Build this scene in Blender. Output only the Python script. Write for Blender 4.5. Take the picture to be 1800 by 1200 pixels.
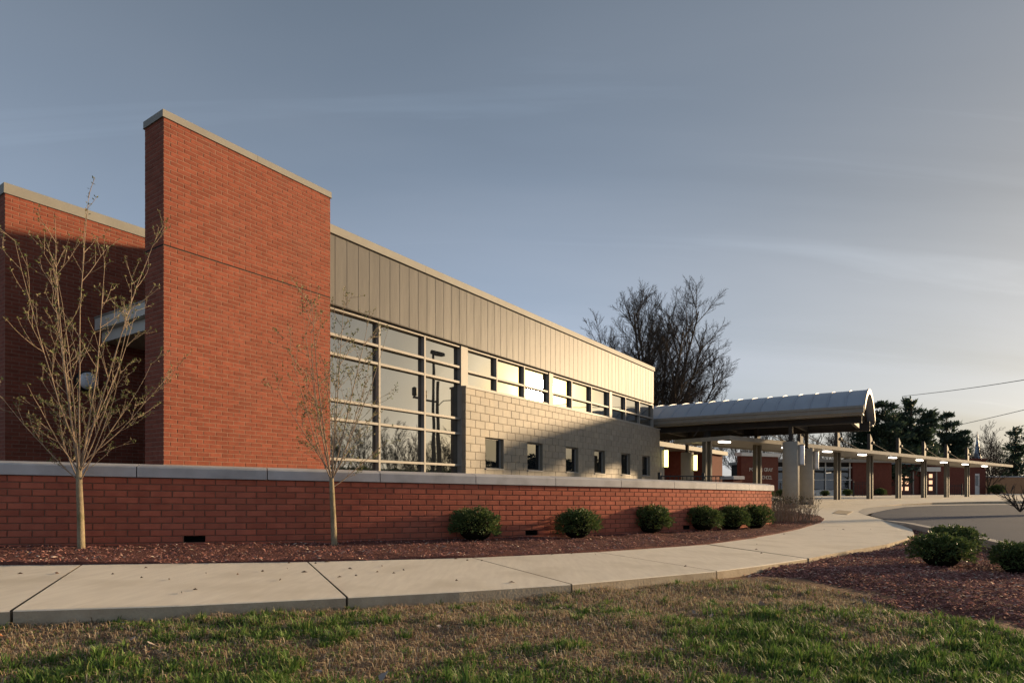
import bpy, bmesh, math, random
import numpy as np
from mathutils import Vector, Matrix, noise
R = math.radians
for o in list(bpy.data.objects): bpy.data.objects.remove(o)
SC = bpy.context.scene
C = SC.collection

# ------------------------------------------------------------------ camera
F, CX, HY, E = 1080.0, 900.0, 858.0, 0.75      # focal length and horizon in photo pixels, eye height in metres
cam = bpy.data.cameras.new('camera'); camo = bpy.data.objects.new('camera', cam); C.objects.link(camo)
camo.location = (0, 0, E); camo.rotation_euler = (R(90), 0, 0)
cam.sensor_width = 36; cam.lens = F/1800*36; cam.shift_y = (HY-600)/1800
cam.clip_start = .05; cam.clip_end = 3000
SC.camera = camo
# ------------------------------------------------------------------ sky and sun
SUN_AZ, SUN_EL = R(65.5), R(8.8)               # azimuth from the view direction towards the right
SUN = Vector((math.sin(SUN_AZ)*math.cos(SUN_EL), math.cos(SUN_AZ)*math.cos(SUN_EL), math.sin(SUN_EL)))
W = bpy.data.worlds.new('World'); SC.world = W; W.use_nodes = True
nt = W.node_tree; nt.nodes.clear()
def N(t, **k):
    n = nt.nodes.new(t)
    for a, b in k.items(): setattr(n, a, b)
    return n
def wl(a, b): nt.links.new(a, b)
out = N('ShaderNodeOutputWorld'); bg = N('ShaderNodeBackground'); bg.inputs[1].default_value = .0445
sky = N('ShaderNodeTexSky', sky_type='NISHITA'); sky.sun_disc = False
sky.sun_elevation = SUN_EL; sky.sun_rotation = SUN_AZ
sky.air_density = 1.0; sky.dust_density = 2.0; sky.ozone_density = 2.0; sky.altitude = 200
# a thin veil of high cloud, streaked, seen against the sky
tc = N('ShaderNodeTexCoord'); sep = N('ShaderNodeSeparateXYZ'); wl(tc.outputs['Generated'], sep.inputs[0])
zz = N('ShaderNodeMath', operation='ADD'); zz.inputs[1].default_value = .22; wl(sep.outputs[2], zz.inputs[0])
zc = N('ShaderNodeMath', operation='MAXIMUM'); zc.inputs[1].default_value = .12; wl(zz.outputs[0], zc.inputs[0])
dx = N('ShaderNodeMath', operation='DIVIDE'); wl(sep.outputs[0], dx.inputs[0]); wl(zc.outputs[0], dx.inputs[1])
dy = N('ShaderNodeMath', operation='DIVIDE'); wl(sep.outputs[1], dy.inputs[0]); wl(zc.outputs[0], dy.inputs[1])
cmb = N('ShaderNodeCombineXYZ'); wl(dx.outputs[0], cmb.inputs[0]); wl(dy.outputs[0], cmb.inputs[1])
mp = N('ShaderNodeMapping'); mp.inputs['Rotation'].default_value = (0, 0, R(-25)); mp.inputs['Scale'].default_value = (.45, 1.9, 1)
wl(cmb.outputs[0], mp.inputs[0])
cn = N('ShaderNodeTexNoise'); cn.inputs['Scale'].default_value = .8; cn.inputs['Detail'].default_value = 5; cn.inputs['Roughness'].default_value = .5
cn.inputs['Distortion'].default_value = .6
wl(mp.outputs[0], cn.inputs['Vector'])
cr = N('ShaderNodeMapRange'); cr.inputs[1].default_value = .38; cr.inputs[2].default_value = .75; cr.inputs[3].default_value = .08; cr.inputs[4].default_value = .62
wl(cn.outputs[0], cr.inputs[0])
veil = N('ShaderNodeMix', data_type='RGBA'); wl(cr.outputs[0], veil.inputs['Factor'])
bw = N('ShaderNodeRGBToBW'); gm = N('ShaderNodeGamma'); gm.inputs[1].default_value = .55; wl(sky.outputs[0], gm.inputs[0])   # thin cloud evens the sky out
wl(gm.outputs[0], bw.inputs[0])
tint = N('ShaderNodeMix', data_type='RGBA', blend_type='MULTIPLY'); tint.inputs['Factor'].default_value = 1
wl(bw.outputs[0], tint.inputs['A']); tint.inputs['B'].default_value = (.96, 1.02, 1.12, 1)
wl(gm.outputs[0], veil.inputs['A']); wl(tint.outputs['Result'], veil.inputs['B'])
cb = N('ShaderNodeMapRange'); cb.inputs[1].default_value = .3; cb.inputs[2].default_value = .7; cb.inputs[3].default_value = .60; cb.inputs[4].default_value = .84; wl(cn.outputs[0], cb.inputs[0])
mp2 = N('ShaderNodeMapping'); mp2.inputs['Rotation'].default_value = (0, 0, R(-58)); mp2.inputs['Scale'].default_value = (.5, 4.2, 1); mp2.inputs['Location'].default_value = (1.3, 2.1, 0); wl(cmb.outputs[0], mp2.inputs[0])
cn2 = N('ShaderNodeTexNoise'); cn2.inputs['Scale'].default_value = 1.1; cn2.inputs['Detail'].default_value = 7; cn2.inputs['Roughness'].default_value = .58; cn2.inputs['Distortion'].default_value = .9; wl(mp2.outputs[0], cn2.inputs['Vector'])
cr2 = N('ShaderNodeMapRange'); cr2.inputs[1].default_value = .56; cr2.inputs[2].default_value = .78; cr2.inputs[3].default_value = 0; cr2.inputs[4].default_value = .16; wl(cn2.outputs[0], cr2.inputs[0])
wa = N('ShaderNodeMath', operation='ADD'); wl(cb.outputs[0], wa.inputs[0]); wl(cr2.outputs[0], wa.inputs[1])
vm = N('ShaderNodeVectorMath', operation='SCALE'); wl(veil.outputs['Result'], vm.inputs[0]); wl(wa.outputs[0], vm.inputs['Scale'])
# haze: the sky pales towards the horizon all round, peach on the sun's side
h1 = N('ShaderNodeMath', operation='SUBTRACT', use_clamp=True); h1.inputs[0].default_value = 1; wl(sep.outputs[2], h1.inputs[1])
h2 = N('ShaderNodeMath', operation='POWER'); wl(h1.outputs[0], h2.inputs[0]); h2.inputs[1].default_value = 2.4
sd = N('ShaderNodeVectorMath', operation='DOT_PRODUCT'); wl(tc.outputs['Generated'], sd.inputs[0]); sd.inputs[1].default_value = (math.sin(SUN_AZ), math.cos(SUN_AZ), 0)
sm_ = N('ShaderNodeMapRange', interpolation_type='SMOOTHSTEP'); sm_.inputs[1].default_value = .35; sm_.inputs[2].default_value = .98; wl(sd.outputs['Value'], sm_.inputs[0])
hc = N('ShaderNodeMix', data_type='RGBA'); wl(sm_.outputs[0], hc.inputs['Factor']); hc.inputs['A'].default_value = (1.50, 1.86, 2.62, 1); hc.inputs['B'].default_value = (1.05, .92, .76, 1)
hv = N('ShaderNodeVectorMath', operation='SCALE'); wl(hc.outputs['Result'], hv.inputs[0]); wl(h2.outputs[0], hv.inputs['Scale'])
ha = N('ShaderNodeVectorMath', operation='ADD'); wl(vm.outputs[0], ha.inputs[0]); wl(hv.outputs[0], ha.inputs[1])
# aureole of the veiled sun (right of the frame, mirrored in the windows)
s3 = N('ShaderNodeVectorMath', operation='DOT_PRODUCT'); wl(tc.outputs['Generated'], s3.inputs[0]); s3.inputs[1].default_value = tuple(SUN)
s4 = N('ShaderNodeMath', operation='MAXIMUM'); wl(s3.outputs['Value'], s4.inputs[0]); s4.inputs[1].default_value = 0
gl_ = []
for ex, am in ((900, 70.0), (90, 7.0)):
    pw_ = N('ShaderNodeMath', operation='POWER'); wl(s4.outputs[0], pw_.inputs[0]); pw_.inputs[1].default_value = ex
    ml = N('ShaderNodeMath', operation='MULTIPLY'); wl(pw_.outputs[0], ml.inputs[0]); ml.inputs[1].default_value = am; gl_.append(ml)
ga = N('ShaderNodeMath', operation='ADD'); wl(gl_[0].outputs[0], ga.inputs[0]); wl(gl_[1].outputs[0], ga.inputs[1])
gc = N('ShaderNodeVectorMath', operation='SCALE'); gc.inputs[0].default_value = (1, .70, .27); wl(ga.outputs[0], gc.inputs['Scale'])
hb = N('ShaderNodeVectorMath', operation='ADD'); wl(ha.outputs[0], hb.inputs[0]); wl(gc.outputs[0], hb.inputs[1])
wl(hb.outputs[0], bg.inputs[0]); wl(bg.outputs[0], out.inputs[0])
sl = bpy.data.lights.new('sun', 'SUN'); sl.energy = 1.5; sl.angle = R(2.4); sl.color = (1, .72, .42)
so = bpy.data.objects.new('sun', sl); C.objects.link(so); so.location = (60, 30, 20)
so.rotation_euler = (-SUN).to_track_quat('-Z', 'Y').to_euler()
vs = SC.view_settings; vs.view_transform = 'Standard'; vs.look = 'None'; vs.gamma = 1; vs.exposure = 2.4
SC.cycles.max_bounces = 6; SC.cycles.glossy_bounces = 3; SC.cycles.diffuse_bounces = 3
SC.cycles.sample_clamp_indirect = 0

# ------------------------------------------------------------------ frames and helpers
PHI = R(34.06); U2 = Vector((math.sin(PHI), math.cos(PHI))); V2 = Vector((-math.cos(PHI), math.sin(PHI)))
def smooth(t): t = min(max(t, 0), 1); return t*t*(3-2*t)
def gz(X, Y):                                   # paved ground level (world z)
    near = -min(max(.6+.018*(X+4), .56), .75)
    t = smooth((Y-24)/8)
    return E + near*(1-t) - .6*t
def at(px, py, Y): return Vector(((px-CX)/F*Y, Y, E+(HY-py)/F*Y))
def ground(px, py, off=0.0):
    Y = 8.0
    for _ in range(60):
        z = gz((px-CX)/F*Y, Y)+off-E
        Y = .5*Y+.5*(-z*F/(py-HY))
    X = (px-CX)/F*Y
    return Vector((X, Y, gz(X, Y)+off))
def onv(px, py, c):                             # point on the vertical plane v = c of the school's grid -> (u, z)
    d = (px-CX)/F; Y = c/(d*V2.x+V2.y); X = d*Y
    return X*U2.x+Y*U2.y, E+(HY-py)/F*Y
def uvw(u, v, z=0): return Vector((U2.x*u+V2.x*v, U2.y*u+V2.y*v, z))

def tag(o, label=None, cat=None, group=None, kind=None):
    for k, val in (('label', label), ('category', cat), ('group', group), ('kind', kind)):
        if val: o[k] = val
    return o
def empty(name, loc, rz=0, **k):
    o = bpy.data.objects.new(name, None); C.objects.link(o); o.location = loc; o.rotation_euler = (0, 0, rz)
    o.empty_display_size = .2
    return tag(o, **k)
def link(name, me, parent=None, loc=None, rot=None, scale=None, **k):
    o = bpy.data.objects.new(name, me); C.objects.link(o)
    if parent is not None: o.parent = parent
    if loc is not None: o.location = loc
    if rot is not None: o.rotation_euler = rot
    if scale is not None: o.scale = scale
    return tag(o, **k)
def copy_tree(o, parent=None):
    c = o.copy(); C.objects.link(c); c.parent = parent
    for ch in list(o.children): copy_tree(ch, c)
    return c

class MB:
    def __init__(s): s.v = []; s.f = []; s.r = []; s.cur = 0.0
    def face(s, pts):
        b = len(s.v); s.v += [tuple(p) for p in pts]; s.f.append(tuple(range(b, b+len(pts)))); s.r.append(s.cur)
    def box(s, x0, x1, y0, y1, z0, z1, M=None):
        b = len(s.v); vs_ = [(x, y, z) for z in (z0, z1) for (x, y) in ((x0, y0), (x1, y0), (x1, y1), (x0, y1))]
        if M is not None: vs_ = [tuple(M @ Vector(p)) for p in vs_]
        s.v += vs_
        for q in ((0, 3, 2, 1), (4, 5, 6, 7), (0, 1, 5, 4), (1, 2, 6, 5), (2, 3, 7, 6), (3, 0, 4, 7)):
            s.f.append(tuple(b+i for i in q)); s.r.append(s.cur)
    def bbox(s, x0, x1, y0, y1, z0, z1, c=.01, M=None):            # box with chamfered vertical and top edges
        xs, ys = (x0, x1), (y0, y1)
        def ring(d, z): return [(x0+d, y0, z), (x1-d, y0, z), (x1, y0+d, z), (x1, y1-d, z), (x1-d, y1, z), (x0+d, y1, z), (x0, y1-d, z), (x0, y0+d, z)]
        r0 = ring(c, z0); r1 = ring(c, z1-c); r2 = [(min(max(x, x0+c), x1-c), min(max(y, y0+c), y1-c), z1) for x, y, z in r0]
        s.rings([r0, r1, r2], M=M)
    def rings(s, rr, cap=True, close=True, M=None):
        b = len(s.v); n = len(rr[0])
        for r in rr: s.v += [tuple(M @ Vector(p)) if M is not None else tuple(p) for p in r]
        for i in range(len(rr)-1):
            for j in range(n if close else n-1):
                k = (j+1) % n
                s.f.append((b+i*n+j, b+i*n+k, b+(i+1)*n+k, b+(i+1)*n+j)); s.r.append(s.cur)
        if cap:
            s.f.append(tuple(b+j for j in range(n-1, -1, -1))); s.f.append(tuple(b+(len(rr)-1)*n+j for j in range(n))); s.r += [s.cur]*2
    def tube(s, pts, rads, n=6, cap=True):
        pts = [Vector(p) for p in pts]; rr = []
        t0 = (pts[1]-pts[0]).normalized(); a = t0.orthogonal().normalized()
        for i, p in enumerate(pts):
            t = (pts[min(i+1, len(pts)-1)]-pts[max(i-1, 0)]).normalized()
            a = (a-t*a.dot(t)); a = a.normalized() if a.length > 1e-5 else t.orthogonal().normalized()
            bb = t.cross(a); r = rads[i] if hasattr(rads, '__len__') else rads
            rr.append([p+(a*math.cos(2*math.pi*j/n)+bb*math.sin(2*math.pi*j/n))*r for j in range(n)])
        s.rings(rr, cap)
    def lathe(s, prof, n=24, o=(0, 0, 0)):
        s.rings([[(o[0]+r*math.cos(2*math.pi*j/n), o[1]+r*math.sin(2*math.pi*j/n), o[2]+z) for j in range(n)] for r, z in prof])
    def mesh(s, name, mat, sm=False):
        me = bpy.data.meshes.new(name); me.from_pydata(s.v, [], s.f); me.materials.append(mat)
        if any(s.r):
            at_ = me.attributes.new('rnd', 'FLOAT', 'FACE'); at_.data.foreach_set('value', s.r)
        if sm: me.polygons.foreach_set('use_smooth', [True]*len(me.polygons))
        me.update(); return me
    def build(s, name, mat, parent=None, sm=False, loc=None, rot=None, **k):
        return link(name, s.mesh(name, mat, sm), parent, loc, rot, **k)

# ------------------------------------------------------------------ materials
def mat_base(name):
    m = bpy.data.materials.new(name); m.use_nodes = True; t = m.node_tree
    return m, t, t.nodes['Principled BSDF']
def pmat(name, c1, c2=None, scale=4.0, rough=.8, bump=0, bscale=None, metal=0, spec=.4, rnd=0, detail=5, dist=.01, stretch=None, emit=0, dirt=None):
    m, t, b = mat_base(name); L = t.links.new
    b.inputs['Roughness'].default_value = rough; b.inputs['Metallic'].default_value = metal
    b.inputs['Specular IOR Level'].default_value = spec
    if c2 is None: c2 = tuple(x*.85 for x in c1)
    g = t.nodes.new('ShaderNodeNewGeometry'); vec = g.outputs['Position']
    if stretch:
        mp_ = t.nodes.new('ShaderNodeMapping'); mp_.inputs['Scale'].default_value = stretch; L(vec, mp_.inputs[0]); vec = mp_.outputs[0]
    n = t.nodes.new('ShaderNodeTexNoise'); n.inputs['Scale'].default_value = scale; n.inputs['Detail'].default_value = detail; L(vec, n.inputs['Vector'])
    mr = t.nodes.new('ShaderNodeMapRange'); mr.inputs[1].default_value = .3; mr.inputs[2].default_value = .7; L(n.outputs[0], mr.inputs[0])
    mx = t.nodes.new('ShaderNodeMix'); mx.data_type = 'RGBA'; mx.inputs['A'].default_value = (*c1, 1); mx.inputs['B'].default_value = (*c2, 1)
    L(mr.outputs[0], mx.inputs['Factor']); col = mx.outputs['Result']
    if dirt:                                     # broad blotches of grime: (colour, scale, amount)
        n3 = t.nodes.new('ShaderNodeTexNoise'); n3.inputs['Scale'].default_value = dirt[1]; n3.inputs['Detail'].default_value = 6; L(g.outputs['Position'], n3.inputs['Vector'])
        m3 = t.nodes.new('ShaderNodeMapRange'); m3.inputs[1].default_value = .5; m3.inputs[2].default_value = .72; m3.inputs[4].default_value = dirt[2]; L(n3.outputs[0], m3.inputs[0])
        x3 = t.nodes.new('ShaderNodeMix'); x3.data_type = 'RGBA'; L(m3.outputs[0], x3.inputs['Factor']); L(col, x3.inputs['A']); x3.inputs['B'].default_value = (*dirt[0], 1); col = x3.outputs['Result']
    if rnd:
        oi = t.nodes.new('ShaderNodeObjectInfo'); ar = t.nodes.new('ShaderNodeAttribute'); ar.attribute_name = 'rnd'
        ad = t.nodes.new('ShaderNodeMath'); ad.operation = 'ADD'; L(oi.outputs['Random'], ad.inputs[0]); L(ar.outputs['Fac'], ad.inputs[1])
        fr = t.nodes.new('ShaderNodeMath'); fr.operation = 'FRACT'; L(ad.outputs[0], fr.inputs[0])
        m2 = t.nodes.new('ShaderNodeMapRange'); m2.inputs[3].default_value = 1-rnd; m2.inputs[4].default_value = 1+rnd; L(fr.outputs[0], m2.inputs[0])
        x2 = t.nodes.new('ShaderNodeMix'); x2.data_type = 'RGBA'; x2.blend_type = 'MULTIPLY'; x2.inputs['Factor'].default_value = 1
        L(col, x2.inputs['A']); L(m2.outputs[0], x2.inputs['B']); col = x2.outputs['Result']
    L(col, b.inputs['Base Color'])
    if bump:
        n2 = t.nodes.new('ShaderNodeTexNoise'); n2.inputs['Scale'].default_value = bscale or scale*6; n2.inputs['Detail'].default_value = 6; L(vec, n2.inputs['Vector'])
        bp = t.nodes.new('ShaderNodeBump'); bp.inputs['Strength'].default_value = bump; bp.inputs['Distance'].default_value = dist
        L(n2.outputs[0], bp.inputs['Height']); L(bp.outputs[0], b.inputs['Normal'])
    if emit:
        b.inputs['Emission Color'].default_value = (*c1, 1); b.inputs['Emission Strength'].default_value = emit
    return m
def attrmat(name, rough=.7, spec=.3, trans=0):
    m, t, b = mat_base(name); a = t.nodes.new('ShaderNodeAttribute'); a.attribute_name = 'col'
    t.links.new(a.outputs['Color'], b.inputs['Base Color']); b.inputs['Roughness'].default_value = rough; b.inputs['Specular IOR Level'].default_value = spec
    if trans:
        tr = t.nodes.new('ShaderNodeBsdfTranslucent'); t.links.new(a.outputs['Color'], tr.inputs[0]); mx = t.nodes.new('ShaderNodeMixShader'); mx.inputs[0].default_value = trans
        t.links.new(b.outputs[0], mx.inputs[1]); t.links.new(tr.outputs[0], mx.inputs[2]); t.links.new(mx.outputs[0], t.nodes['Material Output'].inputs[0])
    return m
def glassmat(name, refl=.55, tint=(.012, .014, .016)):
    m, t, b = mat_base(name); b.inputs['Base Color'].default_value = (*tint, 1); b.inputs['Roughness'].default_value = .6; b.inputs['Specular IOR Level'].default_value = 0
    gl = t.nodes.new('ShaderNodeBsdfGlossy'); gl.inputs['Roughness'].default_value = .012; gl.inputs['Color'].default_value = (.95, .92, .84, 1)
    g = t.nodes.new('ShaderNodeNewGeometry'); n2 = t.nodes.new('ShaderNodeTexNoise'); n2.inputs['Scale'].default_value = .9; n2.inputs['Detail'].default_value = 1
    t.links.new(g.outputs['Position'], n2.inputs['Vector'])
    bp = t.nodes.new('ShaderNodeBump'); bp.inputs['Strength'].default_value = .25; bp.inputs['Distance'].default_value = .012
    t.links.new(n2.outputs[0], bp.inputs['Height']); t.links.new(bp.outputs[0], gl.inputs['Normal'])
    mx = t.nodes.new('ShaderNodeMixShader'); mx.inputs[0].default_value = refl
    t.links.new(b.outputs[0], mx.inputs[1]); t.links.new(gl.outputs[0], mx.inputs[2]); t.links.new(mx.outputs[0], t.nodes['Material Output'].inputs[0])
    return m
M = {}
M['brick'] = pmat('red_brick', (.26, .078, .047), (.20, .055, .034), 9, .88, .35, 60, rnd=.14, spec=.2, dist=.004, dirt=((.20, .072, .05), 1.3, .45))
M['lightened_brick'] = pmat('lightened_garden_wall_brick', (.45, .135, .08), (.36, .10, .062), 9, .88, .35, 60, rnd=.14, spec=.2, dist=.004, dirt=((.30, .11, .075), 1.3, .5))  # lighter copy of the red brick, painted to lift the low wall's shade
M['post'] = pmat('grey_bronze_post', (.13, .12, .10), (.11, .10, .085), 4, .6, .1, 30, spec=.2)
M['brick_shaded'] = pmat('shaded_far_brick', (.145, .050, .034), (.115, .036, .026), 6, .9, .2, 40, rnd=.15, spec=.2)  # brick darkened; shade under the canopy is put into its colour
M['mortar'] = pmat('mortar', (.31, .18, .13), (.25, .14, .10), 20, .95, .4, 90, spec=.1, dist=.004)
M['mortar_dark'] = pmat('wall_mortar', (.25, .13, .09), (.19, .095, .065), 14, .95, .4, 90, spec=.1, dist=.004)
M['block'] = pmat('concrete_block', (.305, .27, .22), (.26, .228, .185), 7, .55, .5, 70, rnd=.08, spec=.22, dist=.006, dirt=((.40, .33, .24), 1.7, .5))
M['block_joint'] = pmat('block_mortar', (.30, .26, .2), (.25, .21, .16), 20, .95, .3, 80, spec=.1)
M['metal'] = pmat('warm_grey_metal', (.165, .158, .150), (.150, .144, .136), 1.2, .40, .45, 1.6, metal=.0, spec=.05, rnd=.015, dist=.03, stretch=(1.6, 1.6, .35))
M['coping'] = pmat('grey_metal_coping', (.27, .26, .23), (.235, .225, .20), 2, .6, .15, 2.5, metal=.0, spec=.2, dist=.02)
M['alu'] = pmat('anodised_aluminium', (.33, .305, .275), (.29, .27, .24), 5, .5, 0, metal=.0, spec=.2)
M['cap'] = pmat('cast_stone_cap', (.50, .49, .49), (.42, .41, .41), 5, .75, .25, 60, rnd=.06, spec=.3, dist=.004, dirt=((.22, .21, .20), 3.2, .45))
M['glass'] = glassmat('reflective_glass', .36); M['glass_dark'] = glassmat('dark_glass', .10)
M['conc'] = pmat('broom_finished_concrete', (.74, .68, .57), (.66, .60, .50), 3.0, .8, .45, 130, rnd=.045, spec=.3, dist=.003, dirt=((.55, .49, .39), 1.6, .8), stretch=(8, 1.1, 1))
M['conc_side'] = pmat('weathered_concrete', (.48, .40, .29), (.36, .29, .205), 8, .9, .5, 60, spec=.2)
M['asphalt'] = pmat('worn_asphalt', (.062, .080, .122), (.052, .068, .104), .5, .95, .5, 150, spec=.1, dist=.004, dirt=((.080, .098, .138), .25, .6))
M['kerb'] = pmat('kerb_concrete', (.50, .47, .42), (.40, .37, .33), 3, .85, .4, 60, spec=.2)
M['soil'] = pmat('dry_soil', (.27, .175, .115), (.18, .112, .072), 9, .95, .8, 40, spec=.1, dist=.02, dirt=((.20, .13, .08), 2.5, .6))
M['mulch'] = pmat('mulch_bed', (.17, .078, .066), (.11, .05, .043), 22, .95, 1, 60, spec=.1, dist=.03)
M['field'] = pmat('far_ground', (.07, .075, .035), (.05, .05, .028), .6, .95, .5, 8, spec=.1)
M['white'] = pmat('off_white_paint', (.62, .60, .55), (.57, .55, .50), 3, .6, .1, 30)
M['cream'] = pmat('cream_concrete', (.34, .32, .28), (.30, .28, .245), 4, .8, .2, 50, spec=.2, dirt=((.25, .23, .2), 1.4, .4))
M['bronze'] = pmat('dark_bronze_steel', (.06, .052, .046), (.048, .042, .037), 4, .6, .1, 30, spec=.15)
M['taupe'] = pmat('taupe_painted_steel', (.24, .22, .185), (.21, .19, .16), 4, .5, .1, 30)
M['vault'] = pmat('zinc_roof_metal', (.36, .40, .46), (.33, .365, .42), 1.0, .5, .2, 1.5, metal=.1, spec=.35, rnd=.03, dist=.02)
M['black'] = pmat('black_metal', (.012, .012, .012), (.02, .02, .02), 5, .5)
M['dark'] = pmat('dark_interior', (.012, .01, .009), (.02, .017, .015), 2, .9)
M['door'] = pmat('dark_red_door', (.085, .022, .014), (.06, .016, .01), 4, .45)
M['roofing'] = pmat('blue_grey_roofing', (.18, .21, .24), (.14, .165, .19), 3, .6)
M['steel_letter'] = pmat('brushed_letter_metal', (.55, .52, .48), None, 8, .4, metal=.6)
M['lamp_lit'] = pmat('lit_yellow_lens', (1, .84, .30), (1, .8, .27), 3, .5, emit=.75)
M['lamp_off'] = pmat('frosted_white_lens', (.72, .74, .78), None, 4, .4)
M['ceil_lit'] = pmat('lit_ceiling_lens', (1, .86, .70), None, 3, .5, emit=1.6)
M['window_lit'] = pmat('lit_window', (.75, .42, .24), (.55, .3, .17), 6, .5, emit=.35)
M['bark'] = pmat('young_bark', (.33, .26, .17), (.22, .18, .11), 18, .85, .5, 60, spec=.2, dirt=((.13, .13, .05), 5, .7))
M['twig'] = pmat('grey_brown_twig', (.34, .26, .19), (.25, .185, .13), 12, .8, .2, 60, spec=.2)
M['bare'] = pmat('bare_tree_bark', (.075, .058, .046), (.052, .041, .033), 3, .9, .3, 12, spec=.1)
M['leaf'] = attrmat('leaf', .55, .35, .25); M['grass'] = attrmat('grass_blades', .6, .25, .3); M['chip'] = attrmat('mulch_chips', .9, .15)
M['slate'] = pmat('spire_slate', (.30, .36, .44), (.25, .30, .37), 3, .5)
M['wire'] = pmat('cable', (.03, .027, .025), None, 4, .6)
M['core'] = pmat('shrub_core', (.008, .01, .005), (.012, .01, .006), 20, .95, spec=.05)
M['stone'] = pmat('hollow_stone', (.5, .45, .4), None, 10, .8)
M['wood'] = pmat('utility_pole_wood', (.10, .07, .05), (.07, .05, .035), 4, .9)
M['sun_tinted_wall'] = pmat('sun_tinted_tan_brick', (.42, .22, .11), (.36, .18, .09), 5, .9, rnd=.1)  # orange of the low sun painted into the base colour

# ------------------------------------------------------------------ ground, walk, plaza, road
def grid(name, x0, x1, y0, y1, nx, ny, fz, mat, sm=True, **k):
    vv = [(x0+(x1-x0)*i/nx, y0+(y1-y0)*j/ny) for j in range(ny+1) for i in range(nx+1)]
    ff = [(j*(nx+1)+i, j*(nx+1)+i+1, (j+1)*(nx+1)+i+1, (j+1)*(nx+1)+i) for j in range(ny) for i in range(nx)]
    me = bpy.data.meshes.new(name); me.from_pydata([(x, y, fz(x, y)) for x, y in vv], [], ff); me.materials.append(mat)
    if sm: me.polygons.foreach_set('use_smooth', [True]*len(ff))
    return link(name, me, **k)
def sheet(name, pts, fz, mat, cuts=3, th=0, parent=None, side=None, sm=False, **k):
    bm = bmesh.new(); vs_ = [bm.verts.new((p[0], p[1], 0)) for p in pts]; f = bm.faces.new(vs_)
    f.normal_update()
    if f.normal.z < 0: f.normal_flip()
    bmesh.ops.triangulate(bm, faces=bm.faces[:])
    if cuts: bmesh.ops.subdivide_edges(bm, edges=bm.edges[:], cuts=cuts, use_grid_fill=True)
    for v in bm.verts: v.co.z = fz(v.co.x, v.co.y)
    if th:
        be = [e for e in bm.edges if e.is_boundary]
        r = bmesh.ops.extrude_edge_only(bm, edges=be)
        for g in r['geom']:
            if isinstance(g, bmesh.types.BMVert): g.co.z -= th
        if side:
            for g in r['geom']:
                if isinstance(g, bmesh.types.BMFace): g.material_index = 1
        bmesh.ops.recalc_face_normals(bm, faces=bm.faces[:])
    me = bpy.data.meshes.new(name); bm.to_mesh(me); bm.free(); me.materials.append(mat)
    if side: me.materials.append(side)
    if sm: me.polygons.foreach_set('use_smooth', [True]*len(me.polygons))
    return link(name, me, parent, **k)
def nz(x, y, s, seed=0): return noise.noise(Vector((x*s, y*s, seed*7.3)))

grid('ground', -400, 600, -300, 900, 100, 120, lambda x, y: min(gz(x, y), 0)-.14, M['field'], kind='structure')
def lawn_z(x, y): return gz(x, y)-.075+.028*nz(x, y, 1.1)+.014*nz(x, y, 3.7, 2)-.03*max(0, min(1, (3.4-y)/1.6))
grid('lawn', -8, 9.5, .7, 7.0, 175, 63, lawn_z, M['soil'], kind='structure')

def interp(poly, px):
    for (a, b), (c, d) in zip(poly, poly[1:]):
        if a <= px <= c: return b+(d-b)*(px-a)/(c-a)
    return poly[0][1] if px < poly[0][0] else poly[-1][1]
NEAR = [(-720, 1108), (-160, 1084), (0, 1073), (300, 1064), (610, 1049), (800, 1039), (1005, 1026), (1260, 1003), (1340, 993), (1420, 981)]
FAR = [(-520, 1004), (-160, 996), (0, 992), (145, 991), (540, 986), (828, 979), (1045, 969), (1240, 956), (1330, 944)]
JOINTS = [(-500, -700), (-190, -380), (145, 20), (540, 610), (828, 1005), (1045, 1260), (1240, 1420)]
walk = empty('sidewalk', (0, 3.5, gz(0, 3.5)), kind='structure')
for (fa, na), (fb, nb) in zip(JOINTS, JOINTS[1:]):
    n = 10; P = []
    for k in range(n+1):
        t = k/n; a = na+(nb-na)*t; P.append(ground(a, interp(NEAR, a)))
    Q = []
    for k in range(n+1):
        t = k/n; a = fa+(fb-fa)*t; Q.append(ground(a, interp(FAR, a)))
    g = .007; d = (P[-1]-P[0]).normalized()*g
    P[0] = P[0]+d; P[-1] = P[-1]-d; Q[0] = Q[0]+d; Q[-1] = Q[-1]-d
    mb = MB(); e = .008
    for k in range(n):
        p0, p1, q0, q1 = P[k], P[k+1], Q[k], Q[k+1]
        i0 = p0+(q0-p0).normalized()*e; i1 = p1+(q1-p1).normalized()*e; dn = Vector((0, 0, -.006))
        mb.face([i0, i1, q1, q0]); mb.face([p0+dn, p1+dn, i1, i0])
    top = mb.build('slab', M['conc'], walk, loc=-walk.location)
    mb = MB(); h = Vector((0, 0, -.12)); dn = Vector((0, 0, -.006))
    for k in range(n): mb.face([P[k]+h, P[k+1]+h, P[k+1]+dn, P[k]+dn])
    mb.face([Q[0]+h, P[0]+h, P[0]+dn, Q[0]]); mb.face([P[-1]+h, Q[-1]+h, Q[-1], P[-1]+dn])
    mb.build('slab_edge', M['conc_side'], top)
PN = [(1422, 981), (1500, 966), (1560, 956), (1592, 947), (1607, 939), (1603, 930), (1578, 920), (1548, 911.5), (1522, 905)]
PF = [(1440, 907), (1449, 912), (1443, 918), (1405, 929.5), (1332, 943.7), (1243, 955.7)]
KB = [(1522, 905), (1509, 899), (1518, 893.5), (1545, 889.5), (1585, 886), (1640, 883), (1720, 881), (1800, 880), (1900, 879.5)]
plz = [ground(*p) for p in PN]+[ground(*p) for p in KB[1:]]
plz += [Vector((60, 48, 0)), Vector((62, 72, 0)), Vector((28, 64, 0)), Vector((6.4, 40, 0)), Vector((5.0, 27, 0)), ground(1385, 897), ground(1410, 902)]+[ground(*p) for p in PF]
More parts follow.
